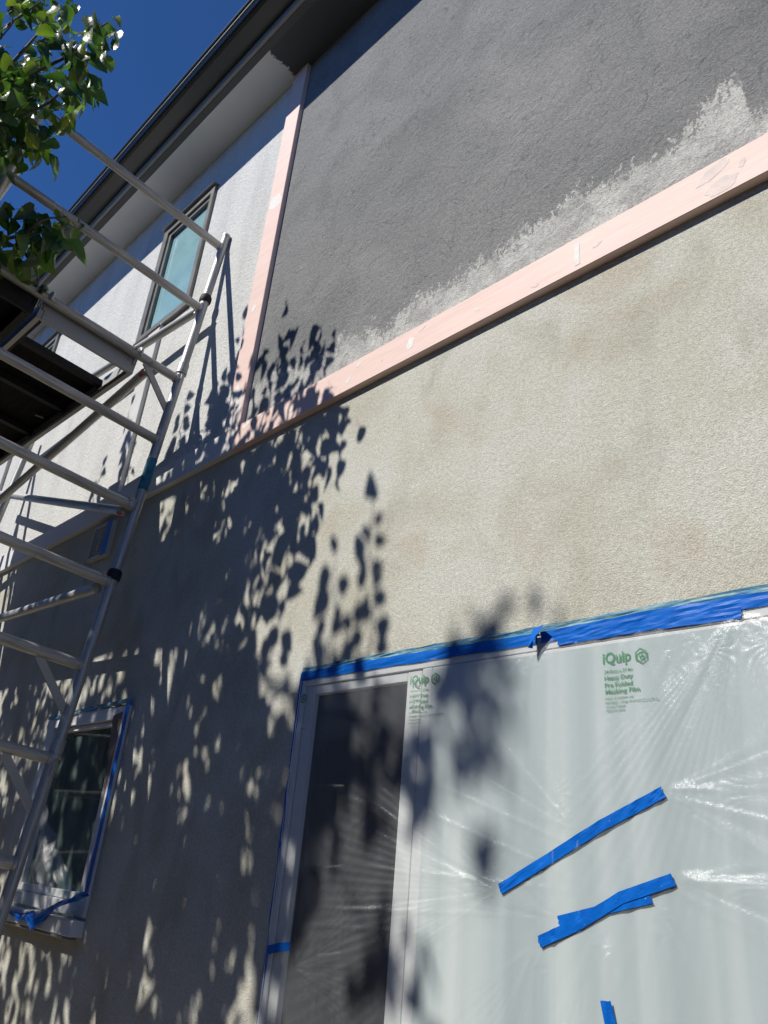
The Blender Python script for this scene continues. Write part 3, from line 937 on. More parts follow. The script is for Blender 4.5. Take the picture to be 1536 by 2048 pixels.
tag(build('masking_tape', strip([(-1.029, 1.493), (-.915, 1.525), (-.815, 1.552)], .0185, seed=2, lift=.0013, wob=.0003), M['tape']), 'short blue tape strip lying under a longer crossing strip on the film', 'tape', TG)
tag(build('masking_tape', strip([(-1.076, 1.449), (-.98, 1.492), (-.88, 1.548), (-.767, 1.588)], .0225, seed=3, lift=.0026, wob=.0004), M['tape']), 'blue tape strip crossing over a shorter one in the middle of the film', 'tape', TG)
tag(build('masking_tape', strip([(-.922, 1.365), (-.90, 1.27), (-.885, 1.18)], .0225, seed=4, lift=.0016, wob=.0003), M['tape']), 'near upright blue tape strip at the bottom edge of the photo', 'tape', TG)
tag(build('masking_tape', strip([(-2.034, 1.325), (-1.985, 1.338), (-1.936, 1.346)], .0225, seed=5, lift=.003, y=-.0085, wob=.0004), M['tape']), 'small blue tape tab across the left door jamb', 'tape', TG)

DG = 'blue tape along the door frame'
tag(build('masking_tape', strip([(-2.046, 2.146), (-1.6, 2.147), (-1.1, 2.145)], .019, seed=6, y=-.003, ragged=.0025, wob=.003), M['tape_old']), 'faded teal edge of old tape on the wall above the door, left part', 'tape', DG)
tag(build('masking_tape', strip([(-1.098, 2.144), (-.7, 2.147), (0.62, 2.146)], .021, seed=7, y=-.003, ragged=.002, wob=.003), M['tape_old']), 'pale blue old tape edge on the wall above the door, right part', 'tape', DG)
tag(build('masking_tape', strip([(-2.042, 2.124), (-1.6, 2.125), (-1.102, 2.121)], .030, seed=8, y=-.0085, ragged=.0015, wob=.002), M['tape']), 'creased blue tape along the door head ending at the loose flap', 'tape', DG)
tag(build('masking_tape', strip([(-1.09, 2.122), (-.8, 2.128), (-.5, 2.126), (0.62, 2.124)], .030, seed=9, y=-.0085, ragged=.001, wob=.002), M['tape']), 'blue tape along the door head right of the loose flap', 'tape', DG)
tag(build('masking_tape', strip([(-1.04, 2.106), (-.8, 2.109), (-.593, 2.103)], .024, seed=10, y=-.0098, ragged=.0012, wob=.0016), M['tape']), 'second layer of blue tape holding the top edge of the film', 'tape', DG)
tag(build('masking_tape', strip([(-2.042, 2.135), (-2.040, 1.6), (-2.040, 1.0), (-2.04, .05)], .016, seed=12, y=-.006, ragged=.0025, wob=.003), M['tape']), 'narrow ragged blue tape down the left side of the door', 'tape', DG)
fl = MB()
fl.add([(-1.110,-.017,2.145),(-1.083,-.020,2.150),(-1.066,-.034,2.146),(-1.096,-.034,2.112),(-1.111,-.036,2.092),(-1.108,-.020,2.094)],
       [(0,1,3),(1,2,3),(0,3,4),(0,4,5)], smooth=False)
fl.add([(-1.110,-.0162,2.145),(-1.083,-.0192,2.150),(-1.066,-.0332,2.146),(-1.096,-.0332,2.112),(-1.111,-.0352,2.092),(-1.108,-.0192,2.094)],
       [(3,1,0),(3,2,1),(4,3,0),(5,4,0)], smooth=False)
tag(build('tape_flap', fl, M['tape']), 'loose folded flap of blue tape sticking out at the door head', 'tape', DG)

VG = 'blue tape on the vent and small window'
tag(build('masking_tape', strip([(-3.868, 2.972), (-3.872, 3.182)], .058, seed=13, y=-.031), M['tape']), 'wide blue tape covering the right side of the wall vent', 'tape', VG)
tag(build('masking_tape', strip([(-3.218, 2.15), (-3.220, 1.8), (-3.226, 1.385)], .028, seed=14, y=-.016, ragged=.001), M['tape']), 'blue tape down the right side of the small window', 'tape', VG)
tag(build('masking_tape', strip([(-4.05, 2.120), (-3.7, 2.132), (-3.205, 2.146)], .018, seed=15, y=-.016, ragged=.002, wob=.004), M['tape_old']), 'worn blue tape across the head of the small window', 'tape', VG)
# crumpled tape hanging at the sill
r = random.Random(3)
cr = MB(); P = [(-4.0, 1.30), (-3.9, 1.272), (-3.8, 1.262), (-3.72, 1.285), (-3.64, 1.255), (-3.55, 1.30), (-3.47, 1.335), (-3.38, 1.352), (-3.30, 1.375), (-3.235, 1.392)]
v = []
for i, (x, z) in enumerate(P):
    wv = (.022, .022, .025, .042, .05, .04, .03, .022, .016, .01)[i]
    for j in range(4):
        s = j/3
        v.append((.965*(x+r.uniform(-.01, .01)), -.062-.016*math.sin(i*1.7+j)-.012*s, z-wv*(s-.4)+r.uniform(-.006, .006)))
K = 4
f = [(i*K+j, i*K+j+1, (i+1)*K+j+1, (i+1)*K+j) for i in range(len(P)-1) for j in range(K-1)]
nv = len(v); v2 = v + [(a, b+.0008, c) for a, b, c in v]
f2 = f + [tuple(k+nv for k in reversed(q)) for q in f]
cr.add(v2, f2)
tag(build('masking_tape', cr, M['tape']), 'crumpled twisted blue tape hanging loose at the small window sill', 'tape', VG)
# loose film bunched at the lower left of the small window
nu, nv_ = 60, 40
v = []; f = []
for j in range(nv_+1):
    for i in range(nu+1):
        s = i/nu; t = j/nv_
        zt = 1.98 - 0.62*(s**0.55)
        Z = 1.285 + (zt-1.285)*t
        X = .968*(-4.03 + .74*s)
        Yv = -.045 - .05*math.sin(math.pi*t)*(1-.5*s) + .008*math.sin(26*s+9*t)+.006*math.sin(40*s*t+3)
        v.append((X, Yv, Z))
for j in range(nv_):
    for i in range(nu):
        a = j*(nu+1)+i; f.append((a, a+1, a+nu+2, a+nu+1))
mb = MB(); mb.add(v, f, smooth=True)
tag(build('masking_film', mb, M['film']), 'loose bunched plastic film sagging across the small window', 'plastic film')

# ------------------------------------------------------------------ scaffold tower leaning against the wall
SM = ((0.99993, 0.00157, -0.01136), (-0.00062, 0.99659, 0.08251), (0.01145, -0.08250, 0.99653))
W0 = 3.78                                   # height of the third rung above the castors, along the tower
Ax = Vector((-3.2653, -0.1112, 3.7953))
axw = Vector((SM[0][2], SM[1][2], SM[2][2]))
base = Ax - axw*W0
sc = bpy.data.objects.new('scaffold_tower', None); COL.objects.link(sc)
sc.matrix_world = Matrix(((SM[0][0], SM[0][1], SM[0][2], base.x), (SM[1][0], SM[1][1], SM[1][2], base.y), (SM[2][0], SM[2][1], SM[2][2], base.z), (0, 0, 0, 1)))
tag(sc, 'weathered aluminium scaffold tower leaning against the wall', 'scaffold')
TR = 0.0235
def S(u, v, w): return (u, v, w + W0)
def sc_tube(name, a, b, rad=TR, mat='alu', n=18, parent=None):
    A_, B_ = Vector(S(*a)), Vector(S(*b))
    k = max(2, int((B_-A_).length/0.25))
    return link(name, MB().tube([A_.lerp(B_, i/k) for i in range(k+1)], rad, n).mesh(name), M[mat], parent or sc)
def ring(name, v, w, h, rad, mat, u=0.0):
    return sc_tube(name, (u, v, w-h/2), (u, v, w+h/2), rad, mat)
RW = [0.978, 0.495, 0.0] + [-0.3886*k for k in range(1, 10)]
VO = -1.11
LF = -2.35
for u in (0.0, LF):
    for v in (0.0, VO):
        top = 1.082 if u == 0 else 0.56
        p = sc_tube('post', (u, v, -3.72), (u, v, top))
        if u == 0:
            for w, h, rd in ((0.078, .05, .0285), (0.043, .012, .030), (-1.895, .06, .0285), (-1.935, .012, .030), (1.075, .014, .0255)):
                sc_tube('coupling', (u, v, w-h/2), (u, v, w+h/2), rd, 'alu', parent=p)
        sc_tube('castor_stem', (u, v, -3.77), (u, v, -3.68), .018, 'collar_shade', parent=p)
    for k, w in enumerate(RW):
        if u != 0 and w > 0.55: continue
        rg = sc_tube('rung', (u, -.012, w), (u, VO+.012, w))
        if u == 0 and k < 9:
            sc_tube('weld', (u, -.026, w), (u, -.016, w), .0275, 'alu', parent=rg)
# teal paint left on the inner post
sc_tube('teal_sleeve', (0, 0, -.679), (0, 0, -.50), TR+.0008, 'teal')
# flat bar gussets between rung and post
def flat_bar(name, a, b, wd, th, parent=None):
    A_, B_ = Vector(S(*a)), Vector(S(*b)); t = (B_-A_).normalized(); nrm = Vector((1, 0, 0)); e = t.cross(nrm).normalized()
    v = []
    for p in (A_, B_):
        for s, q in ((-1, -1), (1, -1), (1, 1), (-1, 1)):
            v.append(p + e*wd/2*s + nrm*th/2*q)
    mb = MB(); mb.add(v, [(3,2,1,0),(4,5,6,7),(0,1,5,4),(1,2,6,5),(2,3,7,6),(3,0,4,7)])
    return link(name, mb.mesh(name), M['alu'], parent or sc)
for w in (0.0, -1.5544, -1.943):
    flat_bar('gusset', (0, -.193, w-.022), (0, -.012, w-.205), .034, .008)
# spring clips at the couplings, brace hooks on the rungs, plaster splashes
for w_ in (.03, -1.95):
    link('spring_clip', MB().tube([S(.025, -.004, w_), S(.033, -.006, w_-.03), S(.024, -.004, w_-.06)], .0025, 6).mesh('spring_clip'), M['alu'], sc)
for v_, w_ in ((-.169, -.03), (-.045, -.777), (-.05, -1.166), (-.02, .495)):
    link('brace_hook', MB().tube([S(-.03, v_, w_-.03), S(-.034, v_, w_+.004), S(-.018, v_, w_+.030), S(.006, v_, w_+.031), S(.026, v_, w_+.012)], .0085, 8).mesh('brace_hook'), M['alu'], sc)
# braces and guard rail
sc_tube('guard_rail', (-.03, -.012, .4935), (-2.40, -.146, .587))
sc_tube('brace', (-.03, -.169, -.051), (-2.40, -.169, -.339))
sc_tube('brace', (-.035, -.036, -.80), (-2.42, -.036, .056))
sc_tube('brace', (-.045, -.04, -1.198), (-2.42, -.056, -1.07))
def clamp(v, w, mat='collar_shade', r=.034, h=.05, u=0.0):
    c = MB().tube([S(u, v, w-h/2), S(u, v, w-h*.25), S(u, v, w+h*.25), S(u, v, w+h/2)], [r*.86, r, r*.97, r*.8], 10)
    return link('clamp', c.mesh('clamp'), M[mat], sc)
clamp(0, .572); clamp(0, -1.128)
clamp(-.03, -.768, 'alu', .031, .05)
link('catch', MB().tube([S(-.03, -.07, -.822), S(-.03, -.05, -.826)], .008, 8).mesh('catch'), M['red'], sc)
link('catch', MB().tube([S(-.03, -.175, -.078), S(-.03, -.195, -.07)], .010, 8).mesh('catch'), M['red'], sc)
# upper guard stub on the outer post
sc_tube('guard_rail', (0.0, VO+.03, .60), (-2.40, VO+.03, .62))

# two platforms hooked over the third rung
PY = 0.03
def plat(name, v_in, v_out, hatch, seed, mt='alu'):
    """platform running away along -u from the third rung, slightly askew"""
    def q(s, v, w):    # s metres from the rung, v across, w up
        return Vector(S(-.03 - s*math.cos(PY), v - s*math.sin(PY), w))
    def bx(s0, s1, v0, v1, w0, w1):
        mb = MB()
        vv = [q(s, v, w) for w in (w0, w1) for s, v in ((s0, v0), (s1, v0), (s1, v1), (s0, v1))]
        mb.add(vv, [(3,2,1,0),(4,5,6,7),(0,1,5,4),(1,2,6,5),(2,3,7,6),(3,0,4,7)])
        return mb
    LEN = 2.22
    h0 = .34 if hatch else 0.03
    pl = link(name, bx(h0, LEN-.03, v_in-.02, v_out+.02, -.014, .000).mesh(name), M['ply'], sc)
    for v0, v1 in ((v_in-.022, v_in), (v_out, v_out+.022)):
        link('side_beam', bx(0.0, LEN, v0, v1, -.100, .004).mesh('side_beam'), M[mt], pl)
    for v0, v1 in ((v_in-.036, v_in-.0225), (v_out+.0225, v_out+.036)):
        link('beam_flange', bx(0.02, LEN-.02, v0, v1, -.100, -.092).mesh('beam_flange'), M['collar_shade'], pl)  # flanges and cross beams: shade under the deck painted as near-black
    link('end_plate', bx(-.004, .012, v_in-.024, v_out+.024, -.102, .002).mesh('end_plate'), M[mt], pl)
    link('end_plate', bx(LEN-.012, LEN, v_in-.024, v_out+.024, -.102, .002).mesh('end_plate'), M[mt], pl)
    for s in ([.31] if hatch else []) + [.72, 1.15, 1.58]:
        link('cross_beam', bx(s, s+.035, v_in-.024, v_out+.024, -.052, -.016).mesh('cross_beam'), M['collar_shade'], pl)
    for s in (.50, .93) if hatch else ():
        link('latch', MB().tube([q(s, v_in-.06, -.035), q(s+.02, v_in-.10, -.03), q(s+.035, v_in-.09, -.018)], .006, 6).mesh('latch'), M[mt], pl)
    for v0 in (v_in-.016, v_out+.016):
        hook = MB()
        pts = []
        for k in range(9):
            a = math.radians(-30 + k*28)
            pts.append(S(math.cos(a)*.036 - .0, v0, math.sin(a)*.036))
        hook.tube([S(-.03, v0, -.05), S(-.034, v0, -.02)] + list(reversed(pts)), .009, 8)
        link('hook', hook.mesh('hook'), M[mt], pl)
        hook2 = MB(); hook2.tube([S(-.028, v0-.028, -.045)] + [S(math.cos(math.radians(200-k*28))*.033, v0-.028, math.sin(math.radians(200-k*28))*.033) for k in range(8)], .006, 8)
        link('hook', hook2.mesh('hook'), M[mt], pl)
    return pl
p1 = plat('platform', -.2257, -.732, True, 1); p1['label'] = 'platform nearest the wall with its hatch opening'
p2 = plat('platform', -.752, -1.085, False, 2, 'collar_shade'); p2['label'] = 'outer platform with black deck'  # outer platform's metal near-black, the shadow there put into its colour

# ------------------------------------------------------------------ pear tree
SHOOTS=[[[-3.0,-1.25,4.611],[-2.991,-1.25,5.082]],[[-2.55,-2.2,4.632],[-2.599,-2.2,5.19]],[[-2.776,-2.3,4.751],[-2.794,-2.3,5.115]],[[-3.231,-1.25,4.719],[-3.378,-1.25,5.459]],[[-3.831,-1.3,4.923],[-3.858,-1.3,5.244]],[[-4.346,-1.35,4.942],[-4.554,-1.35,5.559]],[[-4.783,-1.4,4.976],[-4.802,-1.4,5.226]],[[-2.796,-4.0,6.587],[-2.799,-4.0,6.696]],[[-2.729,-4.0,6.593],[-2.724,-4.0,6.702]],[[-2.733,-1.45,4.281],[-2.682,-1.45,4.664]],[[-2.814,-1.6,4.161],[-2.818,-1.6,4.52]],[[-2.666,-2.3,4.738],[-2.669,-2.3,4.955]],[[-2.894,-1.8,4.222],[-2.884,-1.8,4.367]],[[-3.449,-1.25,4.727],[-3.463,-1.25,5.124]]]
FILL=[[-3.11,-1.29,4.41],[-3.11,-1.27,4.84],[-3.06,-1.33,4.64],[-2.92,-1.43,4.51],[-3.18,-1.26,4.65],[-3.1,-1.42,4.71],[-3.19,-1.38,4.68],[-3.31,-1.22,4.61],[-3.05,-1.13,3.98],[-3.06,-1.05,3.97],[-3.03,-1.03,3.91]]
CLUSTERS=[[-3.15,-1.54,4.68],[-3.66,-1.87,4.7],[-4.04,-2.04,5.24],[-3.42,-1.98,4.87],[-3.35,-1.84,4.33],[-4.1,-1.65,4.74],[-3.42,-2.16,4.97],[-3.71,-1.85,4.91],[-3.33,-1.74,4.28],[-3.73,-1.57,4.14],[-3.65,-2.01,5.45],[-3.96,-2.09,4.59],[-4.0,-2.1,5.59],[-3.58,-1.75,5.11],[-3.87,-1.88,4.97],[-3.92,-1.74,4.76],[-2.93,-1.76,4.96],[-3.66,-1.59,4.45],[-3.86,-1.56,4.28],[-4.11,-2.13,4.93],[-3.87,-1.95,5.45],[-4.19,-2.2,5.41],[-3.47,-2.15,5.05],[-3.64,-2.12,4.56],[-3.55,-1.41,4.51],[-2.82,-1.31,4.37],[-2.96,-1.34,3.88],[-3.88,-1.35,4.31],[-3.37,-1.89,4.53],[-3.33,-1.51,4.89],[-3.03,-1.78,4.98],[-3.76,-1.45,3.9],[-3.58,-1.95,4.82],[-3.27,-1.94,4.92],[-3.44,-1.63,4.61],[-3.41,-1.52,4.64],[-3.9,-1.56,4.61],[-3.71,-2.11,4.94],[-3.56,-1.7,4.55],[-3.78,-1.9,4.36],[-3.07,-1.94,4.93],[-3.8,-1.91,4.88],[-3.3,-1.89,4.95],[-3.98,-1.82,4.63],[-3.18,-1.5,4.38],[-3.21,-1.97,4.86],[-3.45,-2.13,4.91],[-3.14,-1.99,5.3],[-3.62,-1.64,4.34],[-3.67,-1.78,4.73],[-3.18,-1.91,4.62],[-3.44,-1.61,4.3],[-3.3,-1.81,4.71],[-4.07,-1.5,4.51],[-3.84,-1.86,5.33],[-3.65,-1.41,3.89],[-3.47,-1.41,4.29],[-3.84,-1.94,5.2],[-3.17,-1.82,5.04],[-3.69,-2.04,5.24],[-3.14,-1.56,4.78],[-3.31,-2.19,4.71],[-2.97,-1.5,4.14],[-3.58,-1.32,4.34],[-3.27,-2.02,4.94],[-3.78,-1.91,4.69],[-3.55,-1.66,4.94],[-3.79,-1.96,4.57],[-3.15,-2.05,4.7],[-3.62,-1.77,4.5],[-3.6,-1.44,4.55],[-3.44,-1.68,4.71],[-3.16,-2.28,4.01],[-3.06,-2.11,4.4],[-5.12,-2.55,4.69],[-4.69,-2.47,4.0],[-3.58,-2.04,3.56],[-4.0,-1.79,3.65],[-4.59,-2.59,4.88],[-4.57,-2.54,4.96],[-4.37,-2.45,3.73],[-3.43,-1.8,3.77],[-4.36,-2.52,4.63],[-3.54,-2.32,3.67],[-4.47,-1.76,3.52],[-4.43,-1.94,3.14],[-3.33,-1.61,3.52],[-3.61,-2.38,4.68],[-3.77,-2.06,3.91],[-3.35,-2.4,3.79],[-4.8,-1.83,3.69],[-5.12,-1.85,4.3],[-3.02,-1.92,3.58],[-4.0,-1.89,3.86],[-3.62,-1.68,3.16],[-4.39,-2.28,4.23],[-3.25,-1.71,3.29],[-4.7,-1.88,4.09],[-3.2,-2.28,3.68],[-5.42,-2.4,4.72],[-2.97,-1.95,3.74],[-4.14,-2.46,4.22],[-4.25,-1.6,3.97],[-4.38,-2.22,3.61],[-3.93,-2.26,3.78],[-5.08,-2.24,4.32],[-3.34,-1.79,3.73],[-3.21,-1.68,3.5],[-4.86,-2.01,4.46],[-4.43,-2.42,4.58],[-3.19,-2.04,3.91],[-4.18,-1.82,3.62],[-2.98,-1.92,3.46],[-4.51,-1.9,3.16],[-3.43,-2.4,3.93],[-3.28,-2.44,4.42],[-4.04,-2.08,4.36],[-4.08,-2.43,4.0],[-5.07,-1.98,4.51],[-3.76,-2.54,3.94],[-3.52,-1.97,4.2],[-4.62,-1.88,3.2],[-5.04,-1.92,4.13],[-4.22,-2.45,3.84],[-3.4,-1.82,3.62],[-3.04,-2.11,3.74],[-4.92,-1.98,4.39],[-4.57,-2.01,4.7],[-4.02,-1.98,4.21],[-4.32,-2.22,4.33],[-4.12,-2.4,4.82],[-3.87,-2.31,4.31],[-3.3,-2.41,3.97],[-3.23,-1.76,3.36],[-3.45,-1.86,4.09],[-4.68,-1.62,3.63],[-3.47,-2.38,4.02],[-4.68,-2.44,4.15],[-5.39,-1.87,4.35],[-4.14,-2.14,4.59],[-4.03,-2.13,3.81],[-3.64,-2.31,4.61],[-3.1,-1.67,3.26],[-4.38,-2.12,4.12],[-3.84,-1.86,4.13],[-3.86,-2.04,3.55],[-4.95,-1.8,3.73],[-4.45,-1.89,3.04],[-3.64,-1.65,3.71],[-4.59,-1.97,3.99],[-4.54,-2.38,4.06],[-3.06,-1.62,3.26],[-4.49,-2.3,4.2],[-4.2,-2.44,4.47],[-5.31,-1.89,4.21],[-2.87,-1.65,3.86],[-3.74,-1.75,3.4],[-3.38,-2.3,4.67],[-4.14,-1.8,3.1],[-3.13,-1.85,3.35],[-4.72,-2.1,3.84],[-3.65,-2.06,3.6],[-3.79,-2.05,3.98],[-4.21,-1.9,4.35],[-4.7,-2.38,4.76],[-5.16,-2.13,4.59],[-4.41,-1.97,4.3],[-3.85,-2.57,4.31],[-3.17,-2.05,4.06],[-4.35,-2.55,4.94],[-5.38,-2.26,4.76],[-3.91,-2.54,4.83],[-3.76,-1.69,3.41],[-3.93,-2.54,4.0],[-4.42,-2.56,5.28],[-5.25,-1.8,3.99],[-4.92,-1.68,3.5],[-2.98,-1.97,3.66],[-3.07,-2.22,3.69],[-4.0,-2.54,3.97],[-4.66,-2.47,5.16],[-3.64,-2.17,4.48],[-3.85,-1.94,3.26],[-3.69,-1.82,3.05],[-3.41,-1.61,2.86],[-3.85,-1.7,3.09],[-4.59,-2.16,3.9],[-3.48,-1.98,4.16],[-4.49,-1.78,3.99],[-3.95,-2.09,3.72],[-4.61,-2.57,4.77],[-4.24,-2.55,4.39],[-3.35,-2.44,4.04],[-3.06,-2.12,4.33],[-3.88,-2.38,4.02],[-4.14,-2.49,3.98],[-3.41,-2.06,4.2],[-3.36,-2.41,4.55],[-3.43,-2.5,4.51],[-4.18,-2.21,4.07],[-4.17,-2.59,5.19],[-2.87,-1.73,3.57],[-3.32,-2.31,4.35],[-3.02,-1.65,3.47],[-3.29,-2.51,4.26],[-4.22,-2.47,4.01],[-4.12,-1.93,3.96],[-5.47,-1.93,4.34],[-4.46,-2.03,3.5],[-3.74,-1.96,4.17],[-3.37,-2.2,4.17],[-4.06,-2.5,4.37],[-4.36,-2.1,3.31],[-4.27,-2.42,3.97],[-3.19,-1.69,3.06],[-3.75,-2.52,4.17],[-3.42,-1.99,3.76],[-3.76,-2.51,4.4],[-4.58,-2.06,3.52],[-4.41,-2.45,4.41],[-3.96,-1.84,3.25],[-4.25,-2.25,4.09],[-4.21,-2.23,3.79],[-3.99,-2.5,4.08],[-3.45,-1.73,3.07],[-4.27,-1.91,3.37],[-3.49,-1.75,3.62],[-3.09,-1.75,3.33],[-3.08,-1.97,3.87],[-4.16,-2.1,4.53],[-4.76,-1.98,4.49],[-5.02,-2.3,4.26],[-3.43,-2.49,3.9],[-3.32,-2.04,3.48],[-3.35,-2.13,4.34],[-3.54,-1.91,3.43],[-4.67,-1.86,4.31],[-3.23,-1.82,3.86],[-3.16,-1.67,4.06],[-4.59,-2.54,4.51],[-3.34,-2.12,3.96],[-3.3,-1.94,3.67],[-5.34,-2.38,4.9],[-3.22,-1.64,3.14],[-3.29,-2.53,4.65],[-3.69,-2.42,4.31],[-3.33,-1.76,3.41],[-3.51,-1.68,3.74],[-4.63,-1.86,3.76],[-3.3,-1.61,4.01],[-3.87,-1.81,4.14],[-3.63,-1.64,3.09],[-3.04,-2.16,3.56],[-4.22,-1.78,4.09],[-3.74,-1.6,2.96],[-4.68,-2.27,3.81],[-3.83,-1.81,3.18],[-4.32,-2.25,4.82],[-5.39,-2.37,4.93],[-3.78,-2.33,4.06],[-3.84,-2.3,4.69],[-5.03,-2.05,4.36],[-3.33,-1.97,3.57],[-4.29,-2.12,4.52],[-3.24,-1.64,2.97],[-3.66,-2.22,4.46],[-4.34,-2.44,5.22],[-3.57,-1.94,3.57],[-3.57,-2.24,3.58],[-3.97,-1.72,4.3],[-3.2,-2.44,4.12],[-3.6,-2.13,3.95],[-3.64,-1.82,3.47],[-4.31,-2.32,3.72],[-3.2,-1.7,3.64],[-3.65,-2.11,3.55],[-3.47,-1.75,3.8],[-4.68,-1.88,4.67],[-5.22,-1.85,4.57],[-4.99,-2.2,5.23],[-5.29,-2.34,5.27],[-4.85,-2.39,5.5],[-4.51,-1.79,4.79],[-4.49,-1.89,4.66],[-6.06,-2.1,5.46],[-4.83,-1.89,4.7],[-5.36,-1.82,4.49],[-5.75,-2.06,5.26],[-5.37,-1.68,4.75],[-4.97,-1.62,4.23],[-4.78,-1.64,4.35],[-5.39,-1.96,4.66],[-5.7,-2.34,5.32],[-4.56,-1.65,3.84],[-5.15,-2.04,4.54],[-4.7,-1.88,3.99],[-5.15,-1.64,4.0],[-5.12,-2.23,4.07],[-4.77,-1.78,3.73],[-4.65,-2.19,4.06],[-4.6,-2.15,4.17],[-5.04,-1.69,3.71],[-4.73,-1.65,3.38],[-5.39,-2.28,4.88],[-5.49,-2.28,4.67],[-4.71,-2.39,4.29],[-5.15,-2.2,4.11],[-4.39,-1.66,3.45],[-4.96,-2.09,3.86],[-5.64,-2.03,4.93],[-4.9,-1.87,3.64],[-5.02,-2.0,4.68],[-4.93,-2.05,3.8],[-4.99,-2.28,4.64],[-4.67,-1.64,3.52],[-5.62,-2.19,4.94],[-5.04,-1.86,3.95],[-4.79,-2.16,4.1],[-4.72,-1.66,4.04],[-3.04,-1.71,4.03],[-3.23,-2.16,4.55],[-3.23,-2.29,4.67],[-2.93,-1.88,3.98],[-3.12,-2.07,4.44],[-3.37,-2.13,4.63],[-3.15,-2.17,4.21],[-3.04,-2.21,4.3],[-3.05,-2.24,4.15],[-3.09,-1.81,4.08],[-3.32,-2.28,4.62],[-2.93,-1.78,3.92],[-3.49,-1.31,5.19],[-3.49,-1.24,4.86],[-3.4,-1.23,4.8],[-3.47,-1.27,5.01],[-2.98,-2.62,4.8],[-2.89,-2.84,5.17],[-3.2,-3.19,5.53],[-3.1,-2.84,5.04],[-3.19,-3.17,5.24],[-3.27,-3.38,5.86],[-3.32,-3.24,5.32],[-3.2,-3.49,5.51],[-3.15,-3.43,5.88],[-3.12,-3.43,5.77],[-3.24,-3.36,5.75],[-3.05,-3.34,5.73],[-3.24,-3.52,6.08],[-2.99,-3.11,5.29],[-3.18,-3.0,4.88],[-2.87,-2.66,4.87],[-3.16,-3.09,5.24],[-3.25,-3.11,5.19],[-3.29,-3.41,5.33],[-3.04,-2.98,5.22],[-3.1,-2.86,4.63],[-3.37,-3.48,5.16],[-3.12,-3.3,5.41],[-3.26,-3.29,5.16],[-3.07,-2.81,4.47],[-3.11,-2.86,4.72],[-2.96,-3.02,5.33],[-3.2,-3.22,4.91],[-2.94,-2.78,4.93],[-3.18,-3.06,5.05],[-3.01,-3.02,5.14],[-3.06,-2.69,4.98],[-3.35,-3.54,5.64],[-2.77,-2.66,4.93],[-2.81,-3.25,5.55],[-3.15,-5.17,7.84],[-2.98,-4.43,7.01],[-3.2,-5.09,7.68],[-3.23,-4.98,7.53],[-3.11,-4.84,7.36],[-2.75,-3.26,5.48],[-2.76,-3.28,5.04],[-2.77,-3.44,5.34],[-2.72,-3.2,4.91]]
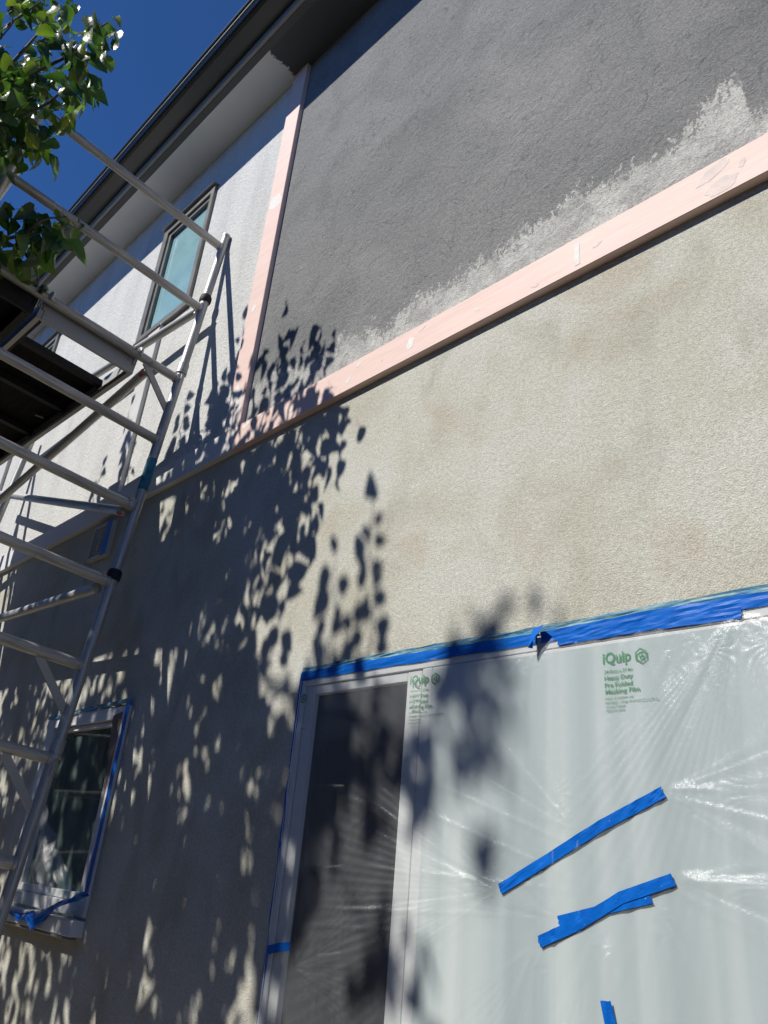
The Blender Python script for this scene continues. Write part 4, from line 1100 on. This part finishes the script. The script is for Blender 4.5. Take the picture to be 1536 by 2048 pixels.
NEAR_LEAVES=[[-2.548,-1.194,4.494],[-2.635,-1.284,4.413],[-2.811,-1.318,4.421],[-2.445,-1.13,4.471],[-2.435,-1.302,4.412],[-2.916,-1.199,4.622],[-2.747,-1.168,4.457],[-2.783,-1.298,4.209],[-2.501,-1.193,4.511],[-2.599,-1.223,4.63],[-2.836,-1.137,4.258],[-2.568,-1.288,4.553],[-2.834,-1.1,4.729],[-2.839,-1.152,4.475],[-2.598,-1.238,4.559],[-2.645,-1.348,4.272],[-2.629,-1.104,4.682],[-3.002,-1.196,4.334],[-3.142,-1.253,4.42],[-3.022,-1.239,4.302],[-2.684,-1.226,4.459],[-2.691,-1.084,4.534],[-2.705,-1.249,4.143],[-3.067,-1.241,4.265],[-2.939,-1.22,4.568],[-2.908,-1.245,4.456],[-2.913,-1.254,4.515],[-2.715,-1.125,4.803],[-3.084,-1.328,4.382],[-2.947,-1.356,4.53],[-3.034,-1.354,4.424],[-2.737,-1.177,4.26],[-2.672,-1.367,4.31],[-2.98,-1.166,4.281],[-2.904,-1.31,4.672],[-2.927,-1.186,4.594],[-2.876,-1.162,4.261],[-2.509,-1.171,4.618],[-2.996,-1.23,4.357],[-2.943,-1.076,4.619],[-2.665,-1.313,4.33],[-2.935,-1.43,4.624],[-2.604,-1.18,4.666],[-2.87,-1.195,4.468],[-2.949,-1.184,4.229],[-2.667,-1.159,4.293],[-2.941,-1.386,4.499],[-3.111,-1.25,4.337],[-2.365,-1.201,4.454],[-2.7,-1.447,4.342],[-2.682,-1.333,4.188],[-2.709,-1.254,4.639],[-2.983,-1.419,4.594],[-2.927,-1.12,4.398],[-2.675,-1.246,4.592],[-3.153,-1.298,4.425],[-2.605,-1.332,4.32],[-3.049,-1.186,4.391],[-3.092,-1.275,4.427],[-2.917,-1.305,4.418],[-2.675,-1.264,4.657],[-2.726,-1.135,4.64],[-2.669,-1.226,4.586],[-2.874,-1.311,4.476],[-2.679,-1.397,4.27],[-2.774,-1.29,4.48],[-2.69,-1.381,4.409],[-2.462,-1.228,4.451],[-2.533,-1.137,4.504],[-2.968,-1.331,4.561],[-2.711,-1.236,4.193],[-2.732,-1.17,4.236],[-2.932,-1.284,4.486],[-2.447,-1.181,4.494],[-2.726,-1.133,4.58],[-3.027,-1.262,4.393],[-2.659,-1.158,4.448],[-2.899,-1.237,4.493],[-3.072,-1.161,4.462],[-3.047,-1.283,4.429],[-2.409,-1.179,4.459],[-2.42,-1.152,4.507],[-2.833,-1.19,4.573],[-2.857,-1.25,4.136],[-2.561,-1.223,4.613],[-2.741,-1.429,4.35],[-2.544,-1.176,4.315],[-2.555,-1.133,4.549],[-2.726,-1.395,4.215],[-2.952,-1.254,4.252],[-2.803,-1.303,4.24],[-2.703,-1.257,4.525],[-2.716,-1.169,4.41],[-3.19,-1.228,4.361],[-2.838,-1.322,4.389],[-2.462,-1.186,4.577],[-2.516,-1.293,4.488],[-3.007,-1.125,4.398],[-2.754,-1.18,4.767],[-2.857,-1.2,4.692],[-2.693,-1.353,4.22],[-2.74,-1.141,4.688],[-2.944,-1.079,4.603],[-2.833,-1.253,4.536],[-2.702,-1.124,4.621],[-2.958,-1.3,4.478],[-2.744,-1.341,4.106],[-2.874,-1.199,4.358],[-2.607,-1.228,4.639],[-2.907,-1.389,4.429],[-2.551,-1.263,4.424],[-2.569,-1.154,4.583],[-2.847,-1.128,4.329],[-2.743,-1.125,4.386],[-2.817,-1.208,4.585],[-2.886,-1.257,4.534],[-2.842,-1.238,4.628],[-3.024,-1.165,4.406],[-2.672,-1.214,4.18],[-2.945,-1.17,4.324],[-2.882,-1.148,4.463],[-2.611,-1.223,4.356],[-2.726,-1.341,4.448],[-2.774,-1.263,4.509],[-2.868,-1.3,4.653],[-2.669,-1.202,4.211],[-2.624,-1.129,4.561],[-2.939,-1.332,4.546],[-2.786,-1.086,4.613],[-2.759,-1.26,4.496],[-2.858,-1.359,4.534],[-2.648,-1.211,4.726],[-2.521,-1.144,4.335],[-2.701,-1.203,4.614],[-2.751,-1.243,4.28],[-2.836,-1.214,4.481],[-2.665,-1.346,4.373],[-2.946,-1.381,4.499],[-2.496,-1.232,4.426],[-2.894,-1.222,4.312],[-2.576,-1.178,4.436],[-2.647,-1.261,4.294],[-2.69,-1.227,4.243],[-2.776,-1.217,4.064],[-2.59,-1.319,4.45],[-2.644,-1.179,4.641],[-2.887,-1.256,4.58],[-3.141,-1.225,4.375],[-2.646,-1.254,4.682],[-2.727,-1.136,4.253],[-2.618,-1.409,4.253],[-2.82,-1.11,4.435],[-2.629,-1.296,4.222],[-3.005,-1.15,4.399],[-2.963,-1.283,4.595],[-3.022,-1.197,4.328],[-2.866,-1.342,4.16],[-3.021,-1.271,4.344],[-2.927,-1.358,4.645],[-2.743,-1.273,4.191],[-2.581,-1.193,4.623],[-3.025,-1.362,4.477],[-2.891,-1.408,4.55],[-2.735,-1.216,4.574],[-2.818,-1.162,4.227],[-2.76,-1.146,4.614],[-2.517,-1.2,4.321],[-2.823,-1.282,4.227],[-2.875,-1.148,4.289],[-2.598,-1.353,4.302],[-2.637,-1.379,4.339],[-2.744,-1.39,4.268],[-2.849,-1.283,4.381],[-2.823,-1.228,4.594],[-2.908,-1.413,4.57],[-2.942,-1.217,4.639],[-2.532,-1.35,4.366],[-2.735,-1.165,4.335],[-2.873,-1.127,4.399],[-2.607,-1.116,4.354],[-2.626,-1.209,4.326],[-2.958,-1.33,4.454],[-2.673,-1.31,4.45],[-2.847,-1.155,4.407],[-2.667,-1.156,4.919],[-2.616,-1.154,4.862],[-2.656,-1.093,4.813],[-2.588,-1.104,4.799],[-2.588,-1.175,4.78],[-2.618,-1.17,4.862],[-2.632,-1.126,4.797],[-2.584,-1.108,4.864],[-2.659,-1.085,4.925],[-2.618,-1.079,4.917],[-2.613,-1.167,4.858],[-2.633,-1.078,4.753],[-2.577,-1.102,4.799],[-2.605,-1.187,4.839],[-3.029,-1.256,5.42],[-2.884,-1.341,5.139],[-3.05,-1.33,5.199],[-3.169,-1.317,5.28],[-2.787,-1.26,5.077],[-3.05,-1.352,5.224],[-2.836,-1.353,4.967],[-2.626,-1.394,4.763],[-2.972,-1.273,5.182],[-2.686,-1.312,4.909],[-3.062,-1.383,5.22],[-2.98,-1.368,5.142],[-3.018,-1.417,5.184],[-2.925,-1.293,5.181],[-2.998,-1.432,5.061],[-2.983,-1.391,5.109],[-2.973,-1.332,5.226],[-2.744,-1.422,4.83],[-2.874,-1.248,5.182],[-3.022,-1.422,5.068],[-2.762,-1.319,4.957],[-2.95,-1.461,5.071],[-2.831,-1.444,4.914],[-3.158,-1.438,5.338],[-3.001,-1.36,5.208],[-3.208,-1.435,5.335],[-2.663,-1.444,4.697],[-2.679,-1.435,4.798],[-2.652,-1.356,4.849],[-2.739,-1.28,4.979],[-3.238,-1.1,3.908],[-2.981,-1.008,3.889],[-3.255,-1.059,4.039],[-3.254,-1.094,3.966],[-2.937,-0.95,3.973],[-3.339,-1.097,3.949],[-3.148,-1.055,3.857],[-2.976,-1.097,3.864],[-3.099,-1.062,4.1],[-2.924,-0.927,4.039],[-3.205,-1.178,4.147],[-3.06,-1.015,3.982],[-3.06,-1.178,4.0],[-2.974,-0.95,3.945],[-2.99,-0.994,4.083],[-3.182,-1.155,3.984],[-2.979,-1.2,3.886],[-3.055,-1.018,4.028],[-3.046,-1.076,3.863],[-3.172,-1.004,4.079],[-3.1,-1.054,3.854],[-3.043,-0.962,4.084],[-3.001,-0.92,4.0],[-3.026,-1.094,3.85],[-3.099,-0.934,4.213],[-3.288,-1.045,3.948],[-2.981,-0.991,3.942],[-2.943,-1.055,3.962],[-3.302,-1.076,3.963],[-2.997,-1.194,4.0],[-3.112,-1.164,4.032],[-3.001,-1.063,3.937],[-2.992,-0.996,4.041],[-3.1,-1.077,3.871],[-2.995,-0.904,4.072],[-3.221,-1.167,4.126],[-3.248,-1.168,4.073],[-3.025,-1.216,3.941],[-3.166,-1.144,3.965],[-3.073,-0.99,3.956],[-3.002,-0.914,4.07],[-3.224,-1.117,3.984],[-3.132,-0.947,4.189],[-3.007,-0.961,4.023],[-3.017,-0.962,4.135],[-3.145,-0.923,4.101],[-3.021,-1.041,3.952],[-3.028,-0.895,4.135],[-3.021,-1.166,3.843],[-2.987,-1.047,4.042],[-3.215,-1.049,4.014],[-2.994,-0.895,4.106],[-3.264,-1.167,4.054],[-3.238,-1.082,3.89],[-3.096,-1.056,3.86],[-3.163,-1.106,3.876],[-3.081,-1.132,3.901],[-3.206,-0.949,4.021],[-3.297,-1.122,4.015],[-3.016,-1.016,3.844],[-3.252,-0.869,3.919],[-3.199,-0.88,3.851]]
SPUR_LEAVES=[[-2.598,-4.0,6.736],[-2.534,-4.0,6.701],[-2.796,-4.0,6.71],[-2.724,-4.0,6.704]]
TWIGS=[[[-3.248,-1.544,4.807],[-3.075,-1.477,4.833],[-2.995,-1.441,4.838],[-2.916,-1.412,4.866],[-2.854,-1.388,4.892],[-2.805,-1.363,4.932]],[[-2.789,-1.32,4.876],[-2.799,-1.325,4.829],[-2.821,-1.325,4.757],[-2.823,-1.339,4.676],[-2.835,-1.36,4.571],[-2.942,-1.397,4.47],[-3.078,-1.456,4.404]],[[-2.964,-1.445,4.378],[-2.823,-1.349,4.443],[-2.747,-1.258,4.547],[-2.692,-1.197,4.643],[-2.659,-1.166,4.746],[-2.631,-1.144,4.818],[-2.604,-1.121,4.862]],[[-3.058,-1.381,4.272],[-2.908,-1.267,4.349],[-2.8,-1.186,4.446],[-2.695,-1.145,4.538]],[[-3.244,-1.215,3.858],[-3.089,-1.129,3.883],[-3.022,-1.058,3.923],[-2.973,-1.038,3.979],[-2.941,-1.005,4.01],[-2.906,-0.948,4.037]],[[-3.089,-1.129,3.883],[-3.058,-1.04,3.872],[-3.088,-0.965,3.845],[-3.123,-0.925,3.821]]]

tree = thing('pear_tree', (-3.9, -2.7, 0.0), 'leafy green pear tree reaching in at the top left, its shadow on the wall', 'tree')
def leaf_geo(L_, wd, bend, fold, twist, pet):
    """one leaf, stalk at the origin, blade along +Y, top side +Z"""
    prof = [(0.0, .0), (.12, .60), (.32, .98), (.55, .92), (.78, .58), (1.0, 0.0)]
    v = []; f = []
    def pt(t, s):
        x = s*wd*.5; y = t*L_; z = abs(s)*wd*.5*fold - bend*(t*t)*L_ + .05*wd*math.sin(9*t+2*s)
        y -= bend*bend*.35*t*t*L_
        a = twist*t
        return (x*math.cos(a)-z*math.sin(a), y+pet, x*math.sin(a)+z*math.cos(a))
    for t, wv in prof:
        if wv == 0: v.append(pt(t, 0))
        else: v += [pt(t, -wv), pt(t, -wv*.5), pt(t, 0), pt(t, wv*.5), pt(t, wv)]
    f += [(0, 2, 1), (0, 3, 2), (0, 4, 3), (0, 5, 4)]
    for r_ in range(3):
        a = 1 + r_*5
        for k in range(4): f.append((a+k, a+k+1, a+k+6, a+k+5))
    e = len(v)-1; a = 16
    for k in range(4): f.append((a+k, a+k+1, e))
    b = len(v)
    v += [(-.0011, 0, 0), (.0011, 0, 0), (.0009, pet, .0005), (-.0009, pet, .0005), (0, 0, .0018), (0, pet, .0018)]
    f += [(b, b+1, b+2, b+3), (b+1, b+4, b+5, b+2), (b+4, b, b+3, b+5)]
    return v, f
LEAF = []
for k in range(10):
    r = random.Random(100+k)
    L_ = r.uniform(.072, .118)
    LEAF.append(leaf_geo(L_, L_*r.uniform(.56, .80), r.uniform(.0, 1.0), r.uniform(.05, .7), r.uniform(-.9, .9), r.uniform(.018, .038)))
LEAF_ME = []
for v, f in LEAF:
    me = bpy.data.meshes.new('leaf'); me.from_pydata(v, [], f); me.polygons.foreach_set('use_smooth', [True]*len(f)); me.materials.append(M['leaf'])
    LEAF_ME.append(me)
def facing_matrix(p, r):
    """leaf spread towards the sun, tip hanging"""
    n = (-SUN_TRAVEL + Vector((r.gauss(0, .3), r.gauss(0, .3), r.gauss(0, .3)))).normalized()
    d_ = Vector((r.gauss(0, .5), r.gauss(0, .5), -1)); d_ = (d_ - n*d_.dot(n)).normalized()
    s2 = d_.cross(n); sc_ = r.uniform(.75, 1.0); p = Vector(p) - d_*.055
    return Matrix(((s2.x*sc_, d_.x*sc_, n.x*sc_, p[0]), (s2.y*sc_, d_.y*sc_, n.y*sc_, p[1]), (s2.z*sc_, d_.z*sc_, n.z*sc_, p[2]), (0, 0, 0, 1)))
def leaf_matrix(p, r, droop=1.0):
    a = r.uniform(0, 2*math.pi)
    d_ = Vector((math.cos(a), math.sin(a), -r.uniform(.15, 1.9)*droop)).normalized()
    side = d_.cross(Vector((0, 0, 1))).normalized()
    up = side.cross(d_)
    roll = r.gauss(0, .6)
    s2 = side*math.cos(roll) + up*math.sin(roll); u2 = s2.cross(d_)
    sc_ = r.uniform(.65, 1.2)
    return Matrix(((s2.x*sc_, d_.x*sc_, u2.x*sc_, p[0]), (s2.y*sc_, d_.y*sc_, u2.y*sc_, p[1]), (s2.z*sc_, d_.z*sc_, u2.z*sc_, p[2]), (0, 0, 0, 1)))

# wood: trunk, limbs to groups of leaf clusters, twigs
CL = np.array(CLUSTERS)
trunk_pts = [(-3.9,-2.7,0), (-3.92,-2.68,.8), (-3.88,-2.62,1.7), (-3.8,-2.55,2.6), (-3.76,-2.45,3.3), (-3.74,-2.35,4.1), (-3.72,-2.25,4.9), (-3.7,-2.15,5.6)]
trunk = build('trunk', MB().tube(trunk_pts, [.095,.085,.078,.07,.06,.045,.03,.014], 14), M['bark'], tree)
cen = CL[rng.choice(len(CL), 14, replace=False)]
for _ in range(12):
    idx = np.argmin(((CL[:, None]-cen[None])**2).sum(-1), 1)
    cen = np.array([CL[idx == k].mean(0) if (idx == k).any() else cen[k] for k in range(len(cen))])
def curve(a, b, sag, n=6, seed=0):
    r = random.Random(seed); a = Vector(a); b = Vector(b); out = []
    for i in range(n+1):
        t = i/n
        p = a.lerp(b, t); p.z += sag*math.sin(math.pi*t)
        if 0 < i < n: p += Vector((r.uniform(-1, 1), r.uniform(-1, 1), r.uniform(-1, 1)))*.03
        out.append(p)
    return out
for k, c in enumerate(cen):
    zb = min(max(c[2]-.7, 2.4), 5.3)
    j = max(1, min(len(trunk_pts)-2, next(i for i, p in enumerate(trunk_pts) if p[2] >= zb or i == len(trunk_pts)-1)))
    a = Vector(trunk_pts[j])
    limb = MB(); pts = curve(a, c, .12, 7, k)
    limb.tube(pts, [.026-.018*i/7 for i in range(8)], 8)
    for m_, q in enumerate(CL[idx == k]):
        st = pts[5] if m_ % 2 else pts[7]
        limb.tube(curve(st, q, .04, 4, 50+m_), [.006, .005, .004, .003, .002], 5)
    sub('limb', limb, M['bark'], trunk)
for k, (a, b_) in enumerate(SHOOTS):
    limb = MB()
    src = CL[np.argmin(((CL-np.array(a))**2).sum(1))]
    limb.tube(curve(src, a, .02, 4, 300+k), [.004, .0038, .0036, .0034, .0032], 5)
    limb.tube(curve(a, b_, .0, 5, 330+k), [.0045, .0042, .0038, .0034, .003, .002], 5)
    sub('limb', limb, M['bark'], trunk)
for k, pts in enumerate(TWIGS):
    limb = MB()
    src = Vector(trunk_pts[5 if k < 4 else 4])
    if k not in (5,):
        limb.tube(curve(src, pts[0] if k not in (1,) else pts[-1], .06, 6, 80+k), [.016, .014, .012, .010, .009, .008, .0075], 7)
    n = len(pts)
    rr = [.0095-.006*i/(n-1) for i in range(n)]
    if k == 1: rr = rr[::-1]
    limb.tube(pts, rr, 7)
    sub('limb', limb, M['bark'], trunk)

# leaves in view: each its own object
crown = build('crown', MB().tube(curve(trunk_pts[6], (-3.4, -1.9, 5.6), .1, 5, 3), [.012, .01, .008, .006, .004, .002], 6), M['bark'], tree)
rl = random.Random(21)
for i, p in enumerate(NEAR_LEAVES + SPUR_LEAVES):
    o = bpy.data.objects.new('leaf', LEAF_ME[rl.randrange(len(LEAF_ME))])
    COL.objects.link(o); o.parent = crown
    o.matrix_local = leaf_matrix(p, rl) if i < len(NEAR_LEAVES) else facing_matrix(p, rl)
# the rest of the crown
vv = []; fc = []
for p in CLUSTERS + FILL:
    for _ in range(rl.randint(8, 13)):
        q = Vector(p) + Vector((rl.gauss(0, .048), rl.gauss(0, .048), rl.gauss(0, .065)+.03))
        mt = leaf_matrix(q, rl); v, f = LEAF[rl.randrange(len(LEAF))]
        b = len(vv)
        vv += [tuple(mt @ Vector(a)) for a in v]; fc += [tuple(k+b for k in q_) for q_ in f]
for a, b_ in SHOOTS:
    a = Vector(a); b_ = Vector(b_); n = max(4, int((b_-a).length/.040))
    for k in range(n+1):
        q = a.lerp(b_, min(1, (k+.4)/n)); sg = 1 if k % 2 else -1
        n_ = (-SUN_TRAVEL + Vector((rl.gauss(0, .35), rl.gauss(0, .35), rl.gauss(0, .35)))).normalized()
        d_ = Vector((sg*rl.uniform(.35, 1.0), rl.gauss(0, .2), -rl.uniform(.2, .9))) if k < n else Vector((.1*sg, 0, 1))
        d_ = (d_ - n_*d_.dot(n_)).normalized(); s2 = d_.cross(n_); z_ = rl.uniform(.8, 1.15)*(1-.2*k/n)
        mt = Matrix(((s2.x*z_, d_.x*z_, n_.x*z_, q.x), (s2.y*z_, d_.y*z_, n_.y*z_, q.y), (s2.z*z_, d_.z*z_, n_.z*z_, q.z), (0, 0, 0, 1)))
        v, f = LEAF[rl.randrange(len(LEAF))]; b = len(vv)
        vv += [tuple(mt @ Vector(c_)) for c_ in v]; fc += [tuple(i_+b for i_ in q_) for q_ in f]
me = bpy.data.meshes.new('foliage'); me.from_pydata(vv, [], fc); me.polygons.foreach_set('use_smooth', [True]*len(fc))
fo = link('foliage', me, M['leaf'], crown); fo['kind'] = 'stuff'

for o in bpy.data.objects:
    for k in ('_abs', '_abs2'):
        if k in o: del o[k]
